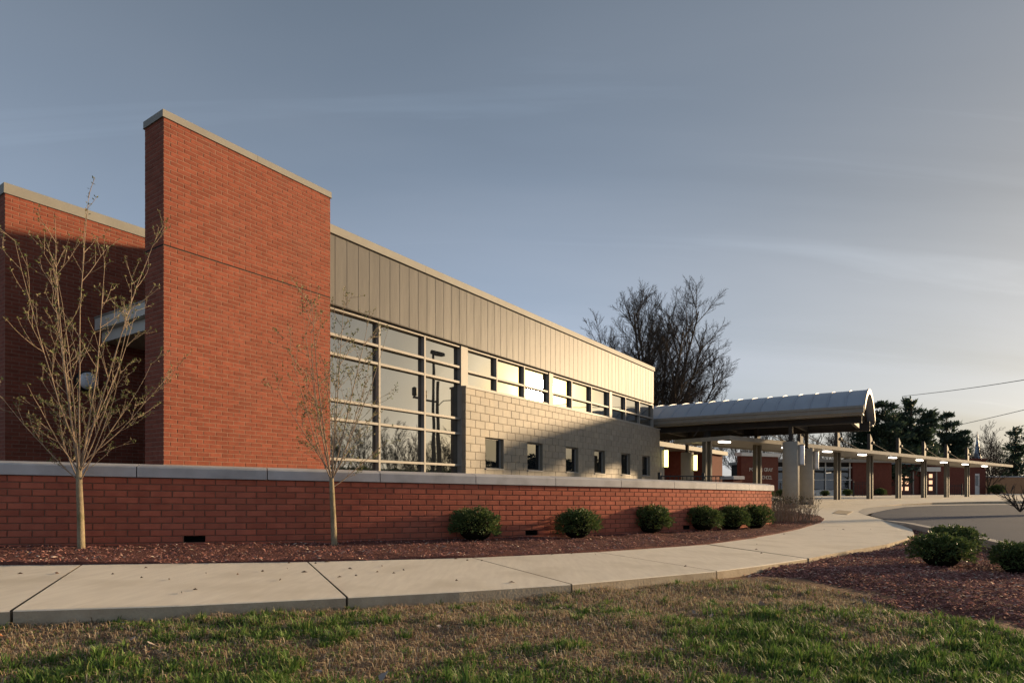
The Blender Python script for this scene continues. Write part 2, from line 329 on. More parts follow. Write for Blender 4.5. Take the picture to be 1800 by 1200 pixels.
sheet('plaza', plz, lambda x, y: gz(x, y)+.002, M['conc'], 5, .2, side=M['conc_side'], kind='structure')
RD = [(1530, 905.5), (1560, 913.5), (1600, 923), (1650, 934), (1720, 950), (1760, 959), (1800, 968), (1900, 992)]
RF = [(1900, 882.3), (1800, 883), (1720, 884.5), (1640, 887), (1590, 891), (1555, 896.5), (1535, 901)]
rd = [ground(*p) for p in RD]+[Vector((40, 3, 0)), Vector((90, 3, 0)), Vector((90, 40, 0))]+[ground(*p, off=-.0) for p in RF]
sheet('road', rd, lambda x, y: .002, M['asphalt'], 2, 0, kind='structure')
# gutter apron between plaza and asphalt, and the kerb along the near side of the road
ap = [ground(*p) for p in KB]+[ground(*p) for p in RF]
sheet('gutter', ap, lambda x, y: .006, M['kerb'], 2, 0, kind='structure')
mb = MB(); kp = [ground(*p) for p in [(1556, 914), (1600, 924.5), (1650, 935.5), (1720, 951.5), (1760, 960.5), (1800, 970), (1900, 995)]]
rr = []
for i, p in enumerate(kp):
    t = (kp[min(i+1, len(kp)-1)]-kp[max(i-1, 0)]).normalized(); nn = Vector((-t.y, t.x, 0)); h = .06*min(1, i/1.0)+.004
    rr.append([(p.x-nn.x*.08, p.y-nn.y*.08, -.05), (p.x-nn.x*.08, p.y-nn.y*.08, h), (p.x+nn.x*.06, p.y+nn.y*.06, h), (p.x+nn.x*.09, p.y+nn.y*.09, -.05)])
mb.rings(rr); mb.build('kerb', M['kerb'], kind='structure')
mb = MB(); g = [ground(*p) for p in [(1464, 902), (1489, 904.5), (1499, 899), (1474, 896.5)]]
mat_root = link('tactile_paving', (lambda m_: (m_.rings([[Vector((p.x, p.y, p.z-.01)) for p in g], [Vector((p.x, p.y, p.z+.012)) for p in g]]), m_.mesh('tactile_paving', M['conc_side']))[1])(mb), kind='structure')

# ------------------------------------------------------------------ low curved brick wall
CH, BL, BD = .0677, .2032, .09
A, B = Vector((-5.6, 5.95)), Vector((5.2, 12.65)); chord = (B-A); ch_ang = math.atan2(chord.y, chord.x); dl = R(16)
RAD = chord.length/2/math.sin(dl); ARC = RAD*2*dl
def wall_at(s):                                 # plan position and heading along the wall
    if s < 0:
        h = ch_ang-dl; return A+Vector((math.cos(h), math.sin(h)))*s, h
    h = ch_ang-dl+s/RAD; h0 = ch_ang-dl
    return A+Vector((math.sin(h)-math.sin(h0), -math.cos(h)+math.cos(h0)))*RAD, h
def wall_base(s):
    p, h = wall_at(s); return E-(.6+.018*(p.x+4))-.03
NC = 12
def brick_shape(mb, T, L, H, D, c=.004, rnd=0):
    x, z = L/2, H/2; mb.cur = rnd
    b = len(mb.v)
    vs_ = [(-x, D, -z), (x, D, -z), (x, D, z), (-x, D, z), (-x, c, -z), (x, c, -z), (x, c, z), (-x, c, z), (-x+c, 0, -z+c), (x-c, 0, -z+c), (x-c, 0, z-c), (-x+c, 0, z-c)]
    mb.v += [tuple(T @ Vector(p)) for p in vs_] if T is not None else vs_
    for q in ((8, 9, 10, 11), (4, 5, 9, 8), (5, 6, 10, 9), (6, 7, 11, 10), (7, 4, 8, 11), (0, 1, 5, 4), (1, 2, 6, 5), (2, 3, 7, 6), (3, 0, 4, 7)):
        mb.f.append(tuple(b+i for i in q)); mb.r.append(rnd)
_bc = {}
def lay(items, parent, mat, nparts, name, stuff, D=.03, c=.004, keyf=None):
    """items: (matrix, L, H); the nparts nearest become objects, the rest one mesh"""
    items = sorted(items, key=keyf or (lambda it: (parent_m(parent) @ it[0].translation-camo.location).length))
    rng = random.Random(len(items))
    for T, L, H in items[:nparts]:
        k = (name, mat.name, round(L, 3), round(H, 3))
        if k not in _bc:
            mb = MB(); brick_shape(mb, None, L, H, D, c); _bc[k] = mb.mesh(name, mat)
        o = link(name, _bc[k], parent); o.matrix_local = T
    if len(items) > nparts:
        mb = MB()
        for T, L, H in items[nparts:]: brick_shape(mb, T, L, H, D, c, rng.uniform(.001, 1))
        mb.build(stuff, mat, parent, kind='stuff')
def parent_m(p):
    m = Matrix.LocRotScale(p.location, p.rotation_euler, p.scale)
    return (parent_m(p.parent) @ m) if p.parent else m
p0, h0 = wall_at(ARC/2)
wall = empty('garden_wall', (p0.x, p0.y, 0), label='low curved red brick wall with pale stone cap along the sidewalk', cat='wall')
off = Vector((p0.x, p0.y, 0))
HALF = .15; S0, S1 = -3.2, ARC
holes = []
for px, row in ((340, 1), (917, 1), (1198, 1)):
    best = min((abs((wall_at(s)[0].x/wall_at(s)[0].y)*F+CX-px), s) for s in [S0+i*.02 for i in range(int((S1-S0)/.02))])
    holes.append((best[1], row))
cells = []; items = []
nb = int((S1-S0)/BL)
def in_hole(sa, sb, r): return any(r == hr and sa < hs < sb for hs, hr in holes)
rngb = random.Random(4)
for r in range(NC-1):
    shift = (r % 2)*BL/2
    for i in range(-1, nb+1):
        sa = S0+i*BL+shift; sb = sa+BL-.010
        sa2, sb2 = max(sa, S0), min(sb, S1-.0)
        if sb2-sa2 < .03: continue
        if in_hole(sa, sb, r): cells.append((sa, sb, r)); continue
        sm = (sa2+sb2)/2; p, h = wall_at(sm); nrm = Vector((math.sin(h), -math.cos(h)))
        q = p+nrm*(HALF+rngb.uniform(-.0012, .0012)); z = wall_base(sm)+(r+.5)*CH
        T = Matrix.Translation(Vector((q.x, q.y, z))-off) @ Matrix.Rotation(h, 4, 'Z') @ Matrix.Rotation(.018*math.cos(h)+rngb.uniform(-.003, .003), 4, 'Y')
        items.append((T, sb2-sa2, CH-.010))
# end face bricks
p, h = wall_at(S1)
for r in range(NC-1):
    for (n0, n1) in (((-HALF, HALF-.1), ) if r % 2 else ((-HALF, -.02), (-.01, HALF-.1))):
        m_ = (n0+n1)/2; nrm = Vector((math.sin(h), -math.cos(h))); tt = Vector((math.cos(h), math.sin(h)))
        q = p-nrm*(-m_)*-1+tt*.008; q = p+nrm*m_+tt*.006
        T = Matrix.Translation(Vector((q.x, q.y, wall_base(S1)+(r+.5)*CH))-off) @ Matrix.Rotation(h+R(90), 4, 'Z')
        items.append((T, n1-n0, CH-.01))
mb = MB(); step = BL/2; ns = int((S1-S0)/step)
def wp(s, n, z):
    p, h = wall_at(s); return Vector((p.x+math.sin(h)*n, p.y-math.cos(h)*n, z))-off
for i in range(ns+1):
    sa = S0+i*step; sb = min(sa+step, S1)
    if sb-sa < 1e-4: continue
    za, zb = wall_base(sa), wall_base(sb); f_ = HALF-.009
    for r in range(-2, NC-1):
        if any(r == cr and ca-.012 < (sa+sb)/2 < cb+.012 for ca, cb, cr in cells): continue
        mb.face([wp(sa, f_, za+r*CH), wp(sb, f_, zb+r*CH), wp(sb, f_, zb+(r+1)*CH), wp(sa, f_, za+(r+1)*CH)])
    t0, t1 = za+(NC-1)*CH, zb+(NC-1)*CH
    mb.face([wp(sa, f_, t0), wp(sb, f_, t1), wp(sb, -f_, t1), wp(sa, -f_, t0)])
    mb.face([wp(sb, -f_, zb-.2), wp(sa, -f_, za-.2), wp(sa, -f_, t0), wp(sb, -f_, t1)])
z1 = wall_base(S1); mb.face([wp(S1, f_, z1-.2), wp(S1, -f_, z1-.2), wp(S1, -f_, z1+(NC-1)*CH), wp(S1, f_, z1+(NC-1)*CH)])
wcore = mb.build('mortar_core', M['mortar_dark'], wall)
for ca, cb, cr in cells:
    mb = MB(); z = wall_base((ca+cb)/2)+cr*CH; g_ = .0; a0, a1 = ca-.02, cb+.02
    ff = HALF-.02; bk = -HALF+.05
    mb.face([wp(a0, bk, z), wp(a1, bk, z), wp(a1, bk, z+CH), wp(a0, bk, z+CH)])
    mb.face([wp(a0, ff, z-.004), wp(a1, ff, z-.004), wp(a1, bk, z), wp(a0, bk, z)]); mb.face([wp(a0, ff, z+CH), wp(a0, bk, z+CH), wp(a1, bk, z+CH), wp(a1, ff, z+CH)])
    mb.face([wp(a0, ff, z), wp(a0, bk, z), wp(a0, bk, z+CH), wp(a0, ff, z+CH)]); mb.face([wp(a1, bk, z), wp(a1, ff, z), wp(a1, ff, z+CH), wp(a1, bk, z+CH)])
    mb.build('drain_opening', M['dark'], wall)
lay(items, wall, M['lightened_brick'], 300, 'brick', 'brick_field', keyf=lambda it: (it[0].translation+off-camo.location).length if abs((it[0].translation.x+off.x)/(it[0].translation.y+off.y)) < .85 else 99)
s = S0; k = 0
capl = [1.05, 1.24, 1.24, 1.24]
while s < S1-.05:
    L = min(1.24, S1+.03-s); n = 8; rr = []
    if S1+.03-(s+L) < .3: L = S1+.03-s
    for i in range(n+1):
        ss = s+.005+(L-.010)*i/n; z = wall_base(min(ss, S1))+(NC-1)*CH+.004
        rr.append([wp(ss, q, z+w) for q, w in ((HALF+.035, 0), (HALF+.035, .098), (HALF+.022, .112), (.04, .138), (-.04, .138), (-HALF-.022, .112), (-HALF-.035, .098), (-HALF-.035, 0))])
    mb = MB(); mb.rings(rr); mb.build('cap_stone', M['cap'], wall); s += L; k += 1

# ------------------------------------------------------------------ the school building (u along the facade, v into it)
UO, VO = 12.0, 9.5
ro = uvw(UO, VO)
BROT = math.atan2(U2.y, U2.x)
school = empty('school_building', (ro.x, ro.y, 0), BROT, label='long red brick and grey metal school wing with tall brick fin wall', cat='building')
def T3(u, v, z): return Vector((u-UO, v-VO, z))
def ub(mb, u0, u1, v0, v1, z0, z1): mb.box(u0-UO, u1-UO, v0-VO, v1-VO, z0, z1)
def courses(u0, u1, z0, z1, L, H, holes=(), j=.009):
    """running bond rectangles between u0..u1, cut around holes (ua, ub, za, zb)"""
    r = 0; z = z1-H; o_ = []
    while z > z0-H*.5:
        iv = [(u0, u1)]
        for ha, hb, hza, hzb in holes:
            if z+H*.5 > hza and z+H*.5 < hzb:
                nv = []
                for a, b in iv:
                    if hb <= a or ha >= b: nv.append((a, b))
                    else:
                        if ha > a: nv.append((a, ha))
                        if hb < b: nv.append((hb, b))
                iv = nv
        sh = (r % 2)*L/2; n = int((u1-u0)/L)+2
        for i in range(-1, n):
            a0 = u0+i*L+sh; b0 = a0+L
            for a, b in iv:
                aa, bb = max(a0, a), min(b0, b)
                if bb-aa > .035: o_.append((aa+j/2, bb-j/2, z+j/2, z+H-j/2))
        r += 1; z -= H
    return o_
rngc = random.Random(9)
def facing_front(rects, v, jit=.0012):          # rectangles on plane v, seen from -v
    return [(Matrix.Translation(T3((a+b)/2, v+rngc.uniform(-jit, jit), (c+d)/2)), b-a, d-c) for a, b, c, d in rects]
def facing_left(rects, u, jit=.0012):           # rectangles (va..vb) on plane u, seen from -u
    return [(Matrix.Translation(T3(u+rngc.uniform(-jit, jit), (a+b)/2, (c+d)/2)) @ Matrix.Rotation(R(-90), 4, 'Z'), b-a, d-c) for a, b, c, d in rects]

# brick fin wall ("tower")
VT = 9.40; TW = .56
tu0, tz_b = onv(287, 812, VT); _, tz1 = onv(284, 203, VT); _, tzc = onv(284, 190.5, VT); tu1, _ = onv(581, 600, VT)
_, tzj = onv(285, 431.5, VT)
mb = MB(); ub(mb, tu0+.004, tu1-.004, VT+.004, VT+TW-.004, 0, tz1)
fin = mb.build('brick_fin_wall', M['mortar'], school)
# align the shelf-angle joint with a course
nup = round((tz1-tzj)/CH)
zj = tz1-nup*CH
rf = courses(tu0, tu1, zj+.006, tz1, BL, CH)+courses(tu0, tu1, .95, zj-.016, BL, CH)
rl = courses(VT+.012, VT+TW, zj+.006, tz1, BL, CH)+courses(VT+.012, VT+TW, .95, zj-.016, BL, CH)
lay(facing_front(rf, VT)+facing_left(rl, tu0), fin, M['brick'], 300, 'brick', 'brick_field', D=.012)
mb = MB(); ub(mb, tu0-.001, tu1+.001, VT-.001, VT+TW+.001, zj-.013, zj+.003); mb.build('sealant_joint', M['dark'], fin)
def coping(name, u0, u1, v0, v1, z0, h, parent=school, lean=.02, n=1):
    for i in range(n):
        a, b = u0+(u1-u0)*i/n+.002, u0+(u1-u0)*(i+1)/n-.002
        mb = MB(); o_ = T3(0, 0, 0)
        def rg(d, z): return [T3(a-d*(i == 0), v0-d, z), T3(b+d*(i == n-1), v0-d, z), T3(b+d*(i == n-1), v1+d, z), T3(a-d*(i == 0), v1+d, z)]
        mb.rings([rg(.022, z0-.012), rg(.016, z0), rg(.016, z0+h-.006), rg(.010, z0+h)]); mb.build(name, M['coping'], parent)
coping('fin_coping', tu0, tu1, VT, VT+TW, tz1, tzc-tz1, n=2)

# brick wall set back on the left
VL = 13.0
lu0, lz1 = onv(8, 338, VL); _, lzc = onv(8, 320.5, VL)
mb = MB(); ub(mb, lu0+.004, 9.0, VL+.004, VL+9, 0, lz1)
lw = mb.build('brick_wall', M['mortar'], school)
lay(facing_front(courses(lu0, 6.7, .95, lz1, BL, CH), VL)+facing_left(courses(VL+.012, VL+6.0, .95, lz1, BL, CH), lu0), lw, M['brick'], 300, 'brick', 'brick_field', D=.012)
coping('wall_coping', lu0, 9.0, VL, VL+9, lz1, lzc-lz1, n=2)
# small entrance canopy between them
cu0, cz1 = onv(168, 561, VL); _, cz2 = onv(166, 581, VL); _, cz3 = onv(176, 602, VL)
can = MB(); ub(can, cu0-.02, 8.0, VT+TW+.1, VL-.01, cz2, cz1); cano = can.build('entrance_canopy', M['white'], school)
mb = MB(); ub(mb, cu0+.10, 8.0, VT+TW+.15, VL-.012, cz3, cz2-.002); mb.build('canopy_soffit_beam', M['white'], cano)
mb = MB(); ub(mb, cu0-.035, 8.0, VT+TW+.08, VL-.014, cz1+.001, cz1+.03); mb.build('canopy_flashing', M['coping'], cano)

# block wall with six small windows
VB = 9.535
bu0, bz1 = onv(818.5, 676, VB); bu1, bz1b = onv(1160, 755, VB); bz1 = (bz1+bz1b)/2
BH, BLn = .2032, .4064
sw = []
for (a, b, c, d) in ((853.7, 885.2, 769, 822), (927.7, 954, 778.5, 826.5), (994.9, 1016.6, 786.5, 830.5), (1045, 1063.7, 792.5, 833), (1092.4, 1108, 798, 835.5), (1129.2, 1142.6, 803, 837.5)):
    a1, zt = onv(a, c, VB); b1, zb = onv(b, d, VB); sw.append((a1, b1, zb, zt))
kt = round((bz1-sum(s_[3] for s_ in sw)/6)/BH); kb = round((bz1-sum(s_[2] for s_ in sw)/6)/BH)
wz1, wz0 = bz1-kt*BH, bz1-kb*BH
sw = [(a, b, wz0, wz1) for a, b, _, _ in sw]
mb = MB(); us = [bu0+.009]+[x for a, b, _, _ in sw for x in (a-.005, b+.005)]+[bu1-.009]
DEP = .30
ub(mb, us[0], us[-1], VB+.009, VB+DEP, wz1, bz1-.004); ub(mb, us[0], us[-1], VB+.009, VB+DEP, 0, wz0)
for i in range(0, len(us), 2): ub(mb, us[i], us[i+1], VB+.009, VB+DEP, wz0, wz1)
bw_ = mb.build('block_wall', M['block_joint'], school)
blocks = facing_front(courses(bu0, bu1, .9, bz1, BLn, BH, sw), VB, .002)
lay(blocks+facing_left([(VB+.012, VB+.15, c, d) for a, b, c, d in courses(0, .3, .9, bz1, .4, BH)], bu0), bw_, M['block'], 300, 'block', 'block_field', D=.02, c=.005)
for a, b, z0, z1 in sw:
    mb = MB(); vf = VB+.13; t = .035
    ub(mb, a, a+t, vf-.03, vf+.05, z0, z1); ub(mb, b-t, b, vf-.03, vf+.05, z0, z1); ub(mb, a+t, b-t, vf-.03, vf+.05, z1-t, z1); ub(mb, a+t, b-t, vf-.03, vf+.05, z0, z0+t)
    w = mb.build('small_window', M['alu'], school)
    mb = MB(); ub(mb, a+t, b-t, vf, vf+.02, z0+t, z1-t); mb.build('pane', M['glass_dark'], w)
    mb = MB(); mb.rings([[T3(a-.01, VB-.03, z0-.03), T3(b+.01, VB-.03, z0-.03), T3(b+.01, vf-.03, z0+.002), T3(a-.01, vf-.03, z0+.002)],
                         [T3(a-.01, VB-.03, z0+.004), T3(b+.01, VB-.03, z0+.004), T3(b+.01, vf-.03, z0+.03), T3(a-.01, vf-.03, z0+.03)]]); mb.build('sill', M['alu'], w)

# metal cladding above the windows
VM = 9.60
mu0 = tu1-.02; mu1, mzb = onv(1149, 710, VM); _, mza = onv(581, 529.5, VM); mz0 = (mza+mzb)/2
_, a_ = onv(581, 405, VM); _, b_ = onv(1149, 654, VM); mz1 = (a_+b_)/2
_, a_ = onv(581, 391, VM); _, b_ = onv(1149, 647.5, VM); mzc = (a_+b_)/2
npan = 58; pw = (mu1-mu0)/npan; rp = random.Random(3)
pm = MB(); q = .010
pm.rings([[(0, 0, mz0), (pw, 0, mz0), (pw, .05, mz0), (0, .05, mz0)], [(0, 0, mz1), (pw, 0, mz1), (pw, .05, mz1), (0, .05, mz1)]])
pm.box(.0005, .026, -.005, .001, mz0+.001, mz1-.001)
pme = pm.mesh('metal_panel', M['metal'])
for i in range(npan):
    o = link('metal_panel', pme, school, T3(mu0+i*pw, VM, 0))
coping('roof_coping', mu0, mu1+.02, VM-.03, VM+14, mz1, mzc-mz1, n=6)
mb = MB(); ub(mb, mu0, mu1-.02, VM+.052, VM+13.9, mz0+.03, mz1-.01); mb.build('roof_body', M['coping'], school)
mb = MB(); ub(mb, mu0, mu1-.01, VM+.0, VM+.40, mz0-.02, mz0-.002); mb.build('cladding_soffit', M['bronze'], school)
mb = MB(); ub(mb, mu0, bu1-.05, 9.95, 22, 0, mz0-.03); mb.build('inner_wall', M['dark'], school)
mb = MB(); ub(mb, bu1-.28, bu1-.02, VB+DEP+.01, 22, 0, mz1-.05); mb.build('end_wall', M['block'], school)

# curtain wall and clerestory windows
VW = 9.68; VG = VW+.10
def at_u(px): return onv(px, 700, VW)[0]
zhead = mz0-.025
zr = [onv(747, y, VW)[1] for y in (629, 657.6, 726, 754.5, 814)]
m_w = .052
def vbar(u, z0, z1, w=m_w, d=.10, nm='mullion'):
    mb = MB(); ub(mb, u-w/2, u+w/2, VW, VW+d+.03, z0, z1); return mb.build(nm, M['alu'], school)
def hbar(u0, u1, z, w=m_w, nm='transom', v=VW+.004):
    mb = MB(); ub(mb, u0, u1, v, v+.12, z-w/2, z+w/2); return mb.build(nm, M['alu'], school)
def pane(u0, u1, z0, z1, rnd):
    mb = MB(); mb.rings([[T3(u0, VG, z0), T3(u1, VG, z0), T3(u1, VG+.02, z0), T3(u0, VG+.02, z0)], [T3(u0, VG+rnd, z1), T3(u1, VG+rnd, z1), T3(u1, VG+.02+rnd, z1), T3(u0, VG+.02+rnd, z1)]])
    mb.build('window_pane', M['glass'], school)
cu = [tu1+.03, at_u(667.5), at_u(747.2), at_u(811)]
for u in cu[1:-1]: vbar(u, .3, zhead)
vbar(cu[0]+.02, .3, zhead)
wide_u0, wide_u1 = at_u(809.5), at_u(821.5)
_, sillz = onv(821, 675, VB+.1)
mb = MB(); ub(mb, wide_u0, wide_u1, VW-.02, VW+.14, .3, zhead); mb.build('wide_mullion', M['alu'], school)
rows = [zhead]+zr+[.3]
for i in range(3):
    a, b = cu[i]+m_w/2, (cu[i+1]-m_w/2 if i < 2 else wide_u0)
    if i == 0: a += .02
    for z0, z1 in zip(rows[1:], rows): pane(a-.01, b+.01, z0, z1, rp.uniform(-.002, .002))
    for z in zr: hbar(a, b, z)
    hbar(a, b, zhead-m_w/2, nm='head_rail')
zt = onv(822, 652, VW)[1]; zs = bz1+.012
groups = [(wide_u1, at_u(964.5), (873.8, 922)), (at_u(971.5), at_u(1070.7), (1005.4, 1040)), (at_u(1075), at_u(1147.5), (1100, 1124.4))]
for gi, (a, b, mids) in enumerate(groups):
    ed = [a]+[at_u(m_) for m_ in mids]+[b]
    for i, (p_, q_) in enumerate(zip(ed, ed[1:])):
        if i: vbar(p_, zs, zhead)
        aa = p_+(m_w/2 if i else 0); bb = q_-(m_w/2 if i < 2 else 0)
        pane(aa-.01, bb+.01, zs, zt, rp.uniform(-.002, .002)); pane(aa-.01, bb+.01, zt, zhead, rp.uniform(-.002, .002))
        hbar(aa, bb, zt); hbar(aa, bb, zhead-m_w/2, nm='head_rail'); hbar(aa, bb, zs+m_w*.6, w=.07, nm='sill_rail')
    if gi < 2:
        mb = MB(); ub(mb, b, groups[gi+1][0], VW-.02, VW+.14, zs, zhead); mb.build('wide_mullion', M['alu'], school)
    else:
        vbar(b+.03, zs, zhead, .07)
mb = MB(); mb.rings([[T3(bu0-.01, VB-.025, bz1-.035), T3(bu1+.01, VB-.025, bz1-.035), T3(bu1+.01, VG, bz1-.003), T3(bu0-.01, VG, bz1-.003)],
                     [T3(bu0-.01, VB-.025, bz1+.006), T3(bu1+.01, VB-.025, bz1+.006), T3(bu1+.01, VG, bz1+.03), T3(bu0-.01, VG, bz1+.03)]]); mb.build('sill_flashing', M['alu'], school)

# round bulkhead lamp on the set-back brick wall
lu, lz = onv(150, 671, VL); lp = uvw(lu, VL, lz)
lamp = empty('wall_lamp', lp, BROT, label='round bulkhead lamp with white glass on brick wall behind young tree', cat='wall lamp')
mb = MB(); mb.rings([[(r*math.cos(2*math.pi*j/24), y, r*math.sin(2*math.pi*j/24)) for j in range(24)] for r, y in ((.19, 0), (.19, -.10), (.17, -.13))]); mb.build('housing', M['black'], lamp)
mb = MB(); mb.rings([[(r*math.cos(2*math.pi*j/24), y, r*math.sin(2*math.pi*j/24)) for j in range(24)] for r, y in ((.165, -.12), (.16, -.17), (.12, -.21), (.05, -.225), (.01, -.228))]); mb.build('lens', M['lamp_off'], lamp, sm=True)

# ------------------------------------------------------------------ vaulted canopy at the end of the wing
vr = uvw(27.8, 5.5)
vault = empty('vaulted_canopy', (vr.x, vr.y, 0), BROT, label='barrel vaulted metal entrance canopy on four round concrete piers', cat='canopy')
def TV(u, v, z): return Vector((u-27.8, v-5.5, z))
VU0, VU1, VV0, VV1 = 25.35, 30.7, 1.9, 12.6
ZE, ZC = 2.95+E, 3.86+E
cw = (VU1-VU0)/2; rise = ZC-ZE; VR = (cw*cw+rise*rise)/(2*rise); a0 = math.asin(cw/VR); mid = (VU0+VU1)/2
def arc(t, dr=0): a = -a0+2*a0*t; return mid+(VR+dr)*math.sin(a), ZC-VR+(VR+dr)*math.cos(a)
npn = 18; pl = (VV1-VV0)/npn; n = 20
pts_o = [arc(i/n, 0) for i in range(n+1)]; pts_i = [arc(i/n, -.06) for i in range(n, -1, -1)]
def extr(poly, v0, v1):
    mb = MB(); mb.rings([[TV(u, v0, z) for u, z in poly], [TV(u, v1, z) for u, z in poly]]); return mb
for i in range(npn):
    extr(pts_o+pts_i, VV0+i*pl+.004, VV0+(i+1)*pl-.004).build('roof_panel', M['vault'], vault)
so_ = [arc(i/n, .028) for i in range(n+1)]; si_ = [arc(i/n, -.01) for i in range(n, -1, -1)]
for i in range(npn+1):
    v = VV0+i*pl; extr(so_+si_, v-.014, v+.014).build('standing_seam', M['vault'], vault)
eo = [arc(i/n, .03) for i in range(n+1)]; ei = [arc(i/n, -.17) for i in range(n, -1, -1)]
extr(eo+ei, VV0-.05, VV0-.016).build('end_arch', M['taupe'], vault)
extr([arc(i/n, -.10) for i in range(n+1)]+[arc(i/n, -.26) for i in range(n, -1, -1)], VV0+.25, VV0+.33).build('inner_arch', M['bronze'], vault)
for k in range(1, 6):
    v = VV0+.3+k*1.95
    extr([arc(i/n, -.07) for i in range(n+1)]+[arc(i/n, -.22) for i in range(n, -1, -1)], v, v+.08).build('rib', M['bronze'], vault)
for (u0, sgn) in ((VU0, -1), (VU1, 1)):
    mb = MB()
    prof = [(0, .03), (.10, .03), (.11, -.06), (.07, -.08), (.07, -.22), (0, -.24)]
    poly = [(u0+sgn*a, ZE+b) for a, b in prof]
    if sgn < 0: poly = poly[::-1]
    extr(poly, VV0-.02, VV1).build('gutter', M['taupe'], vault)
    extr([(u0-sgn*.02, ZE-.24), (u0-sgn*.5, ZE-.24), (u0-sgn*.5, ZE-.29), (u0-sgn*.02, ZE-.29)], VV0+.02, VV1).build('eave_soffit', M['taupe'], vault)
UF, UB = 26.0, 29.75
for u in (UF, UB):
    mb = MB(); a = T3(0, 0, 0)
    for w, z0, z1 in ((.16, 2.41, 2.47), (.05, 2.47, 2.74), (.16, 2.74, 2.80)):
        c0, c1 = TV(u-w/2, VV0+.1, E+z0), TV(u+w/2, VV1, E+z1); mb.box(c0.x, c1.x, c0.y, c1.y, c0.z, c1.z)
    mb.build('beam', M['bronze'], vault)
for v in (VV0+.5, 4.4, 7.1, 9.75, 12):
    mb = MB(); c0, c1 = TV(UF+.03, v-.06, E+2.5), TV(UB-.03, v+.06, E+2.73); mb.box(c0.x, c1.x, c0.y, c1.y, c0.z, c1.z); mb.build('cross_beam', M['bronze'], vault)
sconces = []
for (u, v, ztop) in ((UF, 4.42, 1.82), (UB, 4.42, 1.76), (UF, 9.85, 1.82), (UB, 9.75, 1.76)):
    w = uvw(u, v); z0 = gz(w.x, w.y)-.1
    o_ = TV(u, v, 0); mb = MB(); mb.lathe([(.30, z0), (.30, E+ztop-.012), (.288, E+ztop)], 28, o_); pier = mb.build('round_pier', M['cream'], vault, sm=False)
    for p in pier.data.polygons: p.use_smooth = abs(p.normal.z) < .5
    mb = MB()
    for (x0, x1, y0, y1) in ((-.07, -.055, -.07, .07), (.055, .07, -.07, .07), (-.055, .055, -.01, .01)):
        mb.box(o_.x+x0, o_.x+x1, o_.y+y0, o_.y+y1, E+ztop, E+2.41)
    mb.box(o_.x-.13, o_.x+.13, o_.y-.13, o_.y+.13, E+ztop+.0, E+ztop+.02)
    mb.build('steel_post', M['bronze'], pier); sconces.append((u, v-.30, E+ztop-.42))
SL = ['unlit white tube sconce on the nearest round pier by the plaza', 'unlit white tube sconce on the round pier beside the arcade', 'lit yellow tube sconce just beyond the grey block wall corner', 'lit yellow tube sconce on the round pier by the glazed entrance']
for i, (u, v, z) in enumerate(sconces):
    w = uvw(u, v); s_ = empty('tube_sconce', (w.x, w.y, z-.5), BROT, label=SL[i], cat='wall lamp', group='tube sconces on the canopy piers')
    mb = MB(); mb.lathe([(.085, .03), (.09, .05), (.09, .75), (.085, .77)], 16, (0, -.10, 0)); mb.build('lens', M['lamp_lit' if i > 1 else 'lamp_off'], s_, sm=True)
    mb = MB(); mb.lathe([(.10, 0), (.10, .035)], 16, (0, -.10, 0)); mb.lathe([(.10, .765), (.10, .80)], 16, (0, -.10, 0)); mb.box(-.05, .05, -.03, .02, 0, .8); mb.build('bracket', M['alu'], s_)

# ------------------------------------------------------------------ covered walkway (arcade) along the drive
AX0 = at(1243, 858, 26.0); ap_ = Vector((.1153*26, .0843*26)); BAY = ap_.length; ad = ap_.normalized(); an = Vector((-ad.y, ad.x))
arot = math.atan2(ad.y, ad.x)
def zs_(d): return E+2.13-.0115*d               # slab top height along the walk
def AW(d, n, z): return Vector((d, n, z))
arc_ = empty('covered_walkway', (AX0.x, AX0.y, 0), arot, label='long flat roofed walkway canopy on paired steel posts with tie rods', cat='canopy')
D0, D1 = .75-1.0, BAY*9.35
mb = MB(); n = 12
def sr(d, z0, z1): return [(d, -1.25, zs_(d)+z0), (d, 1.45, zs_(d)+z0), (d, 1.45, zs_(d)+z1), (d, -1.25, zs_(d)+z1)]
mb.rings([sr(D0+(D1-D0)*i/n, -.10, -.004) for i in range(n+1)]); slab = mb.build('roof_slab', M['taupe'], arc_)
mb = MB(); mb.rings([[(d, -1.30, zs_(d)-.17), (d, -1.255, zs_(d)-.17), (d, -1.255, zs_(d)), (d, -1.30, zs_(d))] for d in (D0-.05, D1)]); mb.build('front_fascia', M['cream'], arc_)
mb = MB(); mb.rings([[(d, 1.455, zs_(d)-.17), (d, 1.50, zs_(d)-.17), (d, 1.50, zs_(d)), (d, 1.455, zs_(d))] for d in (D0-.05, D1)]); mb.build('rear_fascia', M['cream'], arc_)
mb = MB(); mb.box(D0-.05, D0-.004, -1.25, 1.45, zs_(D0)-.17, zs_(D0)); mb.build('end_fascia', M['cream'], arc_)
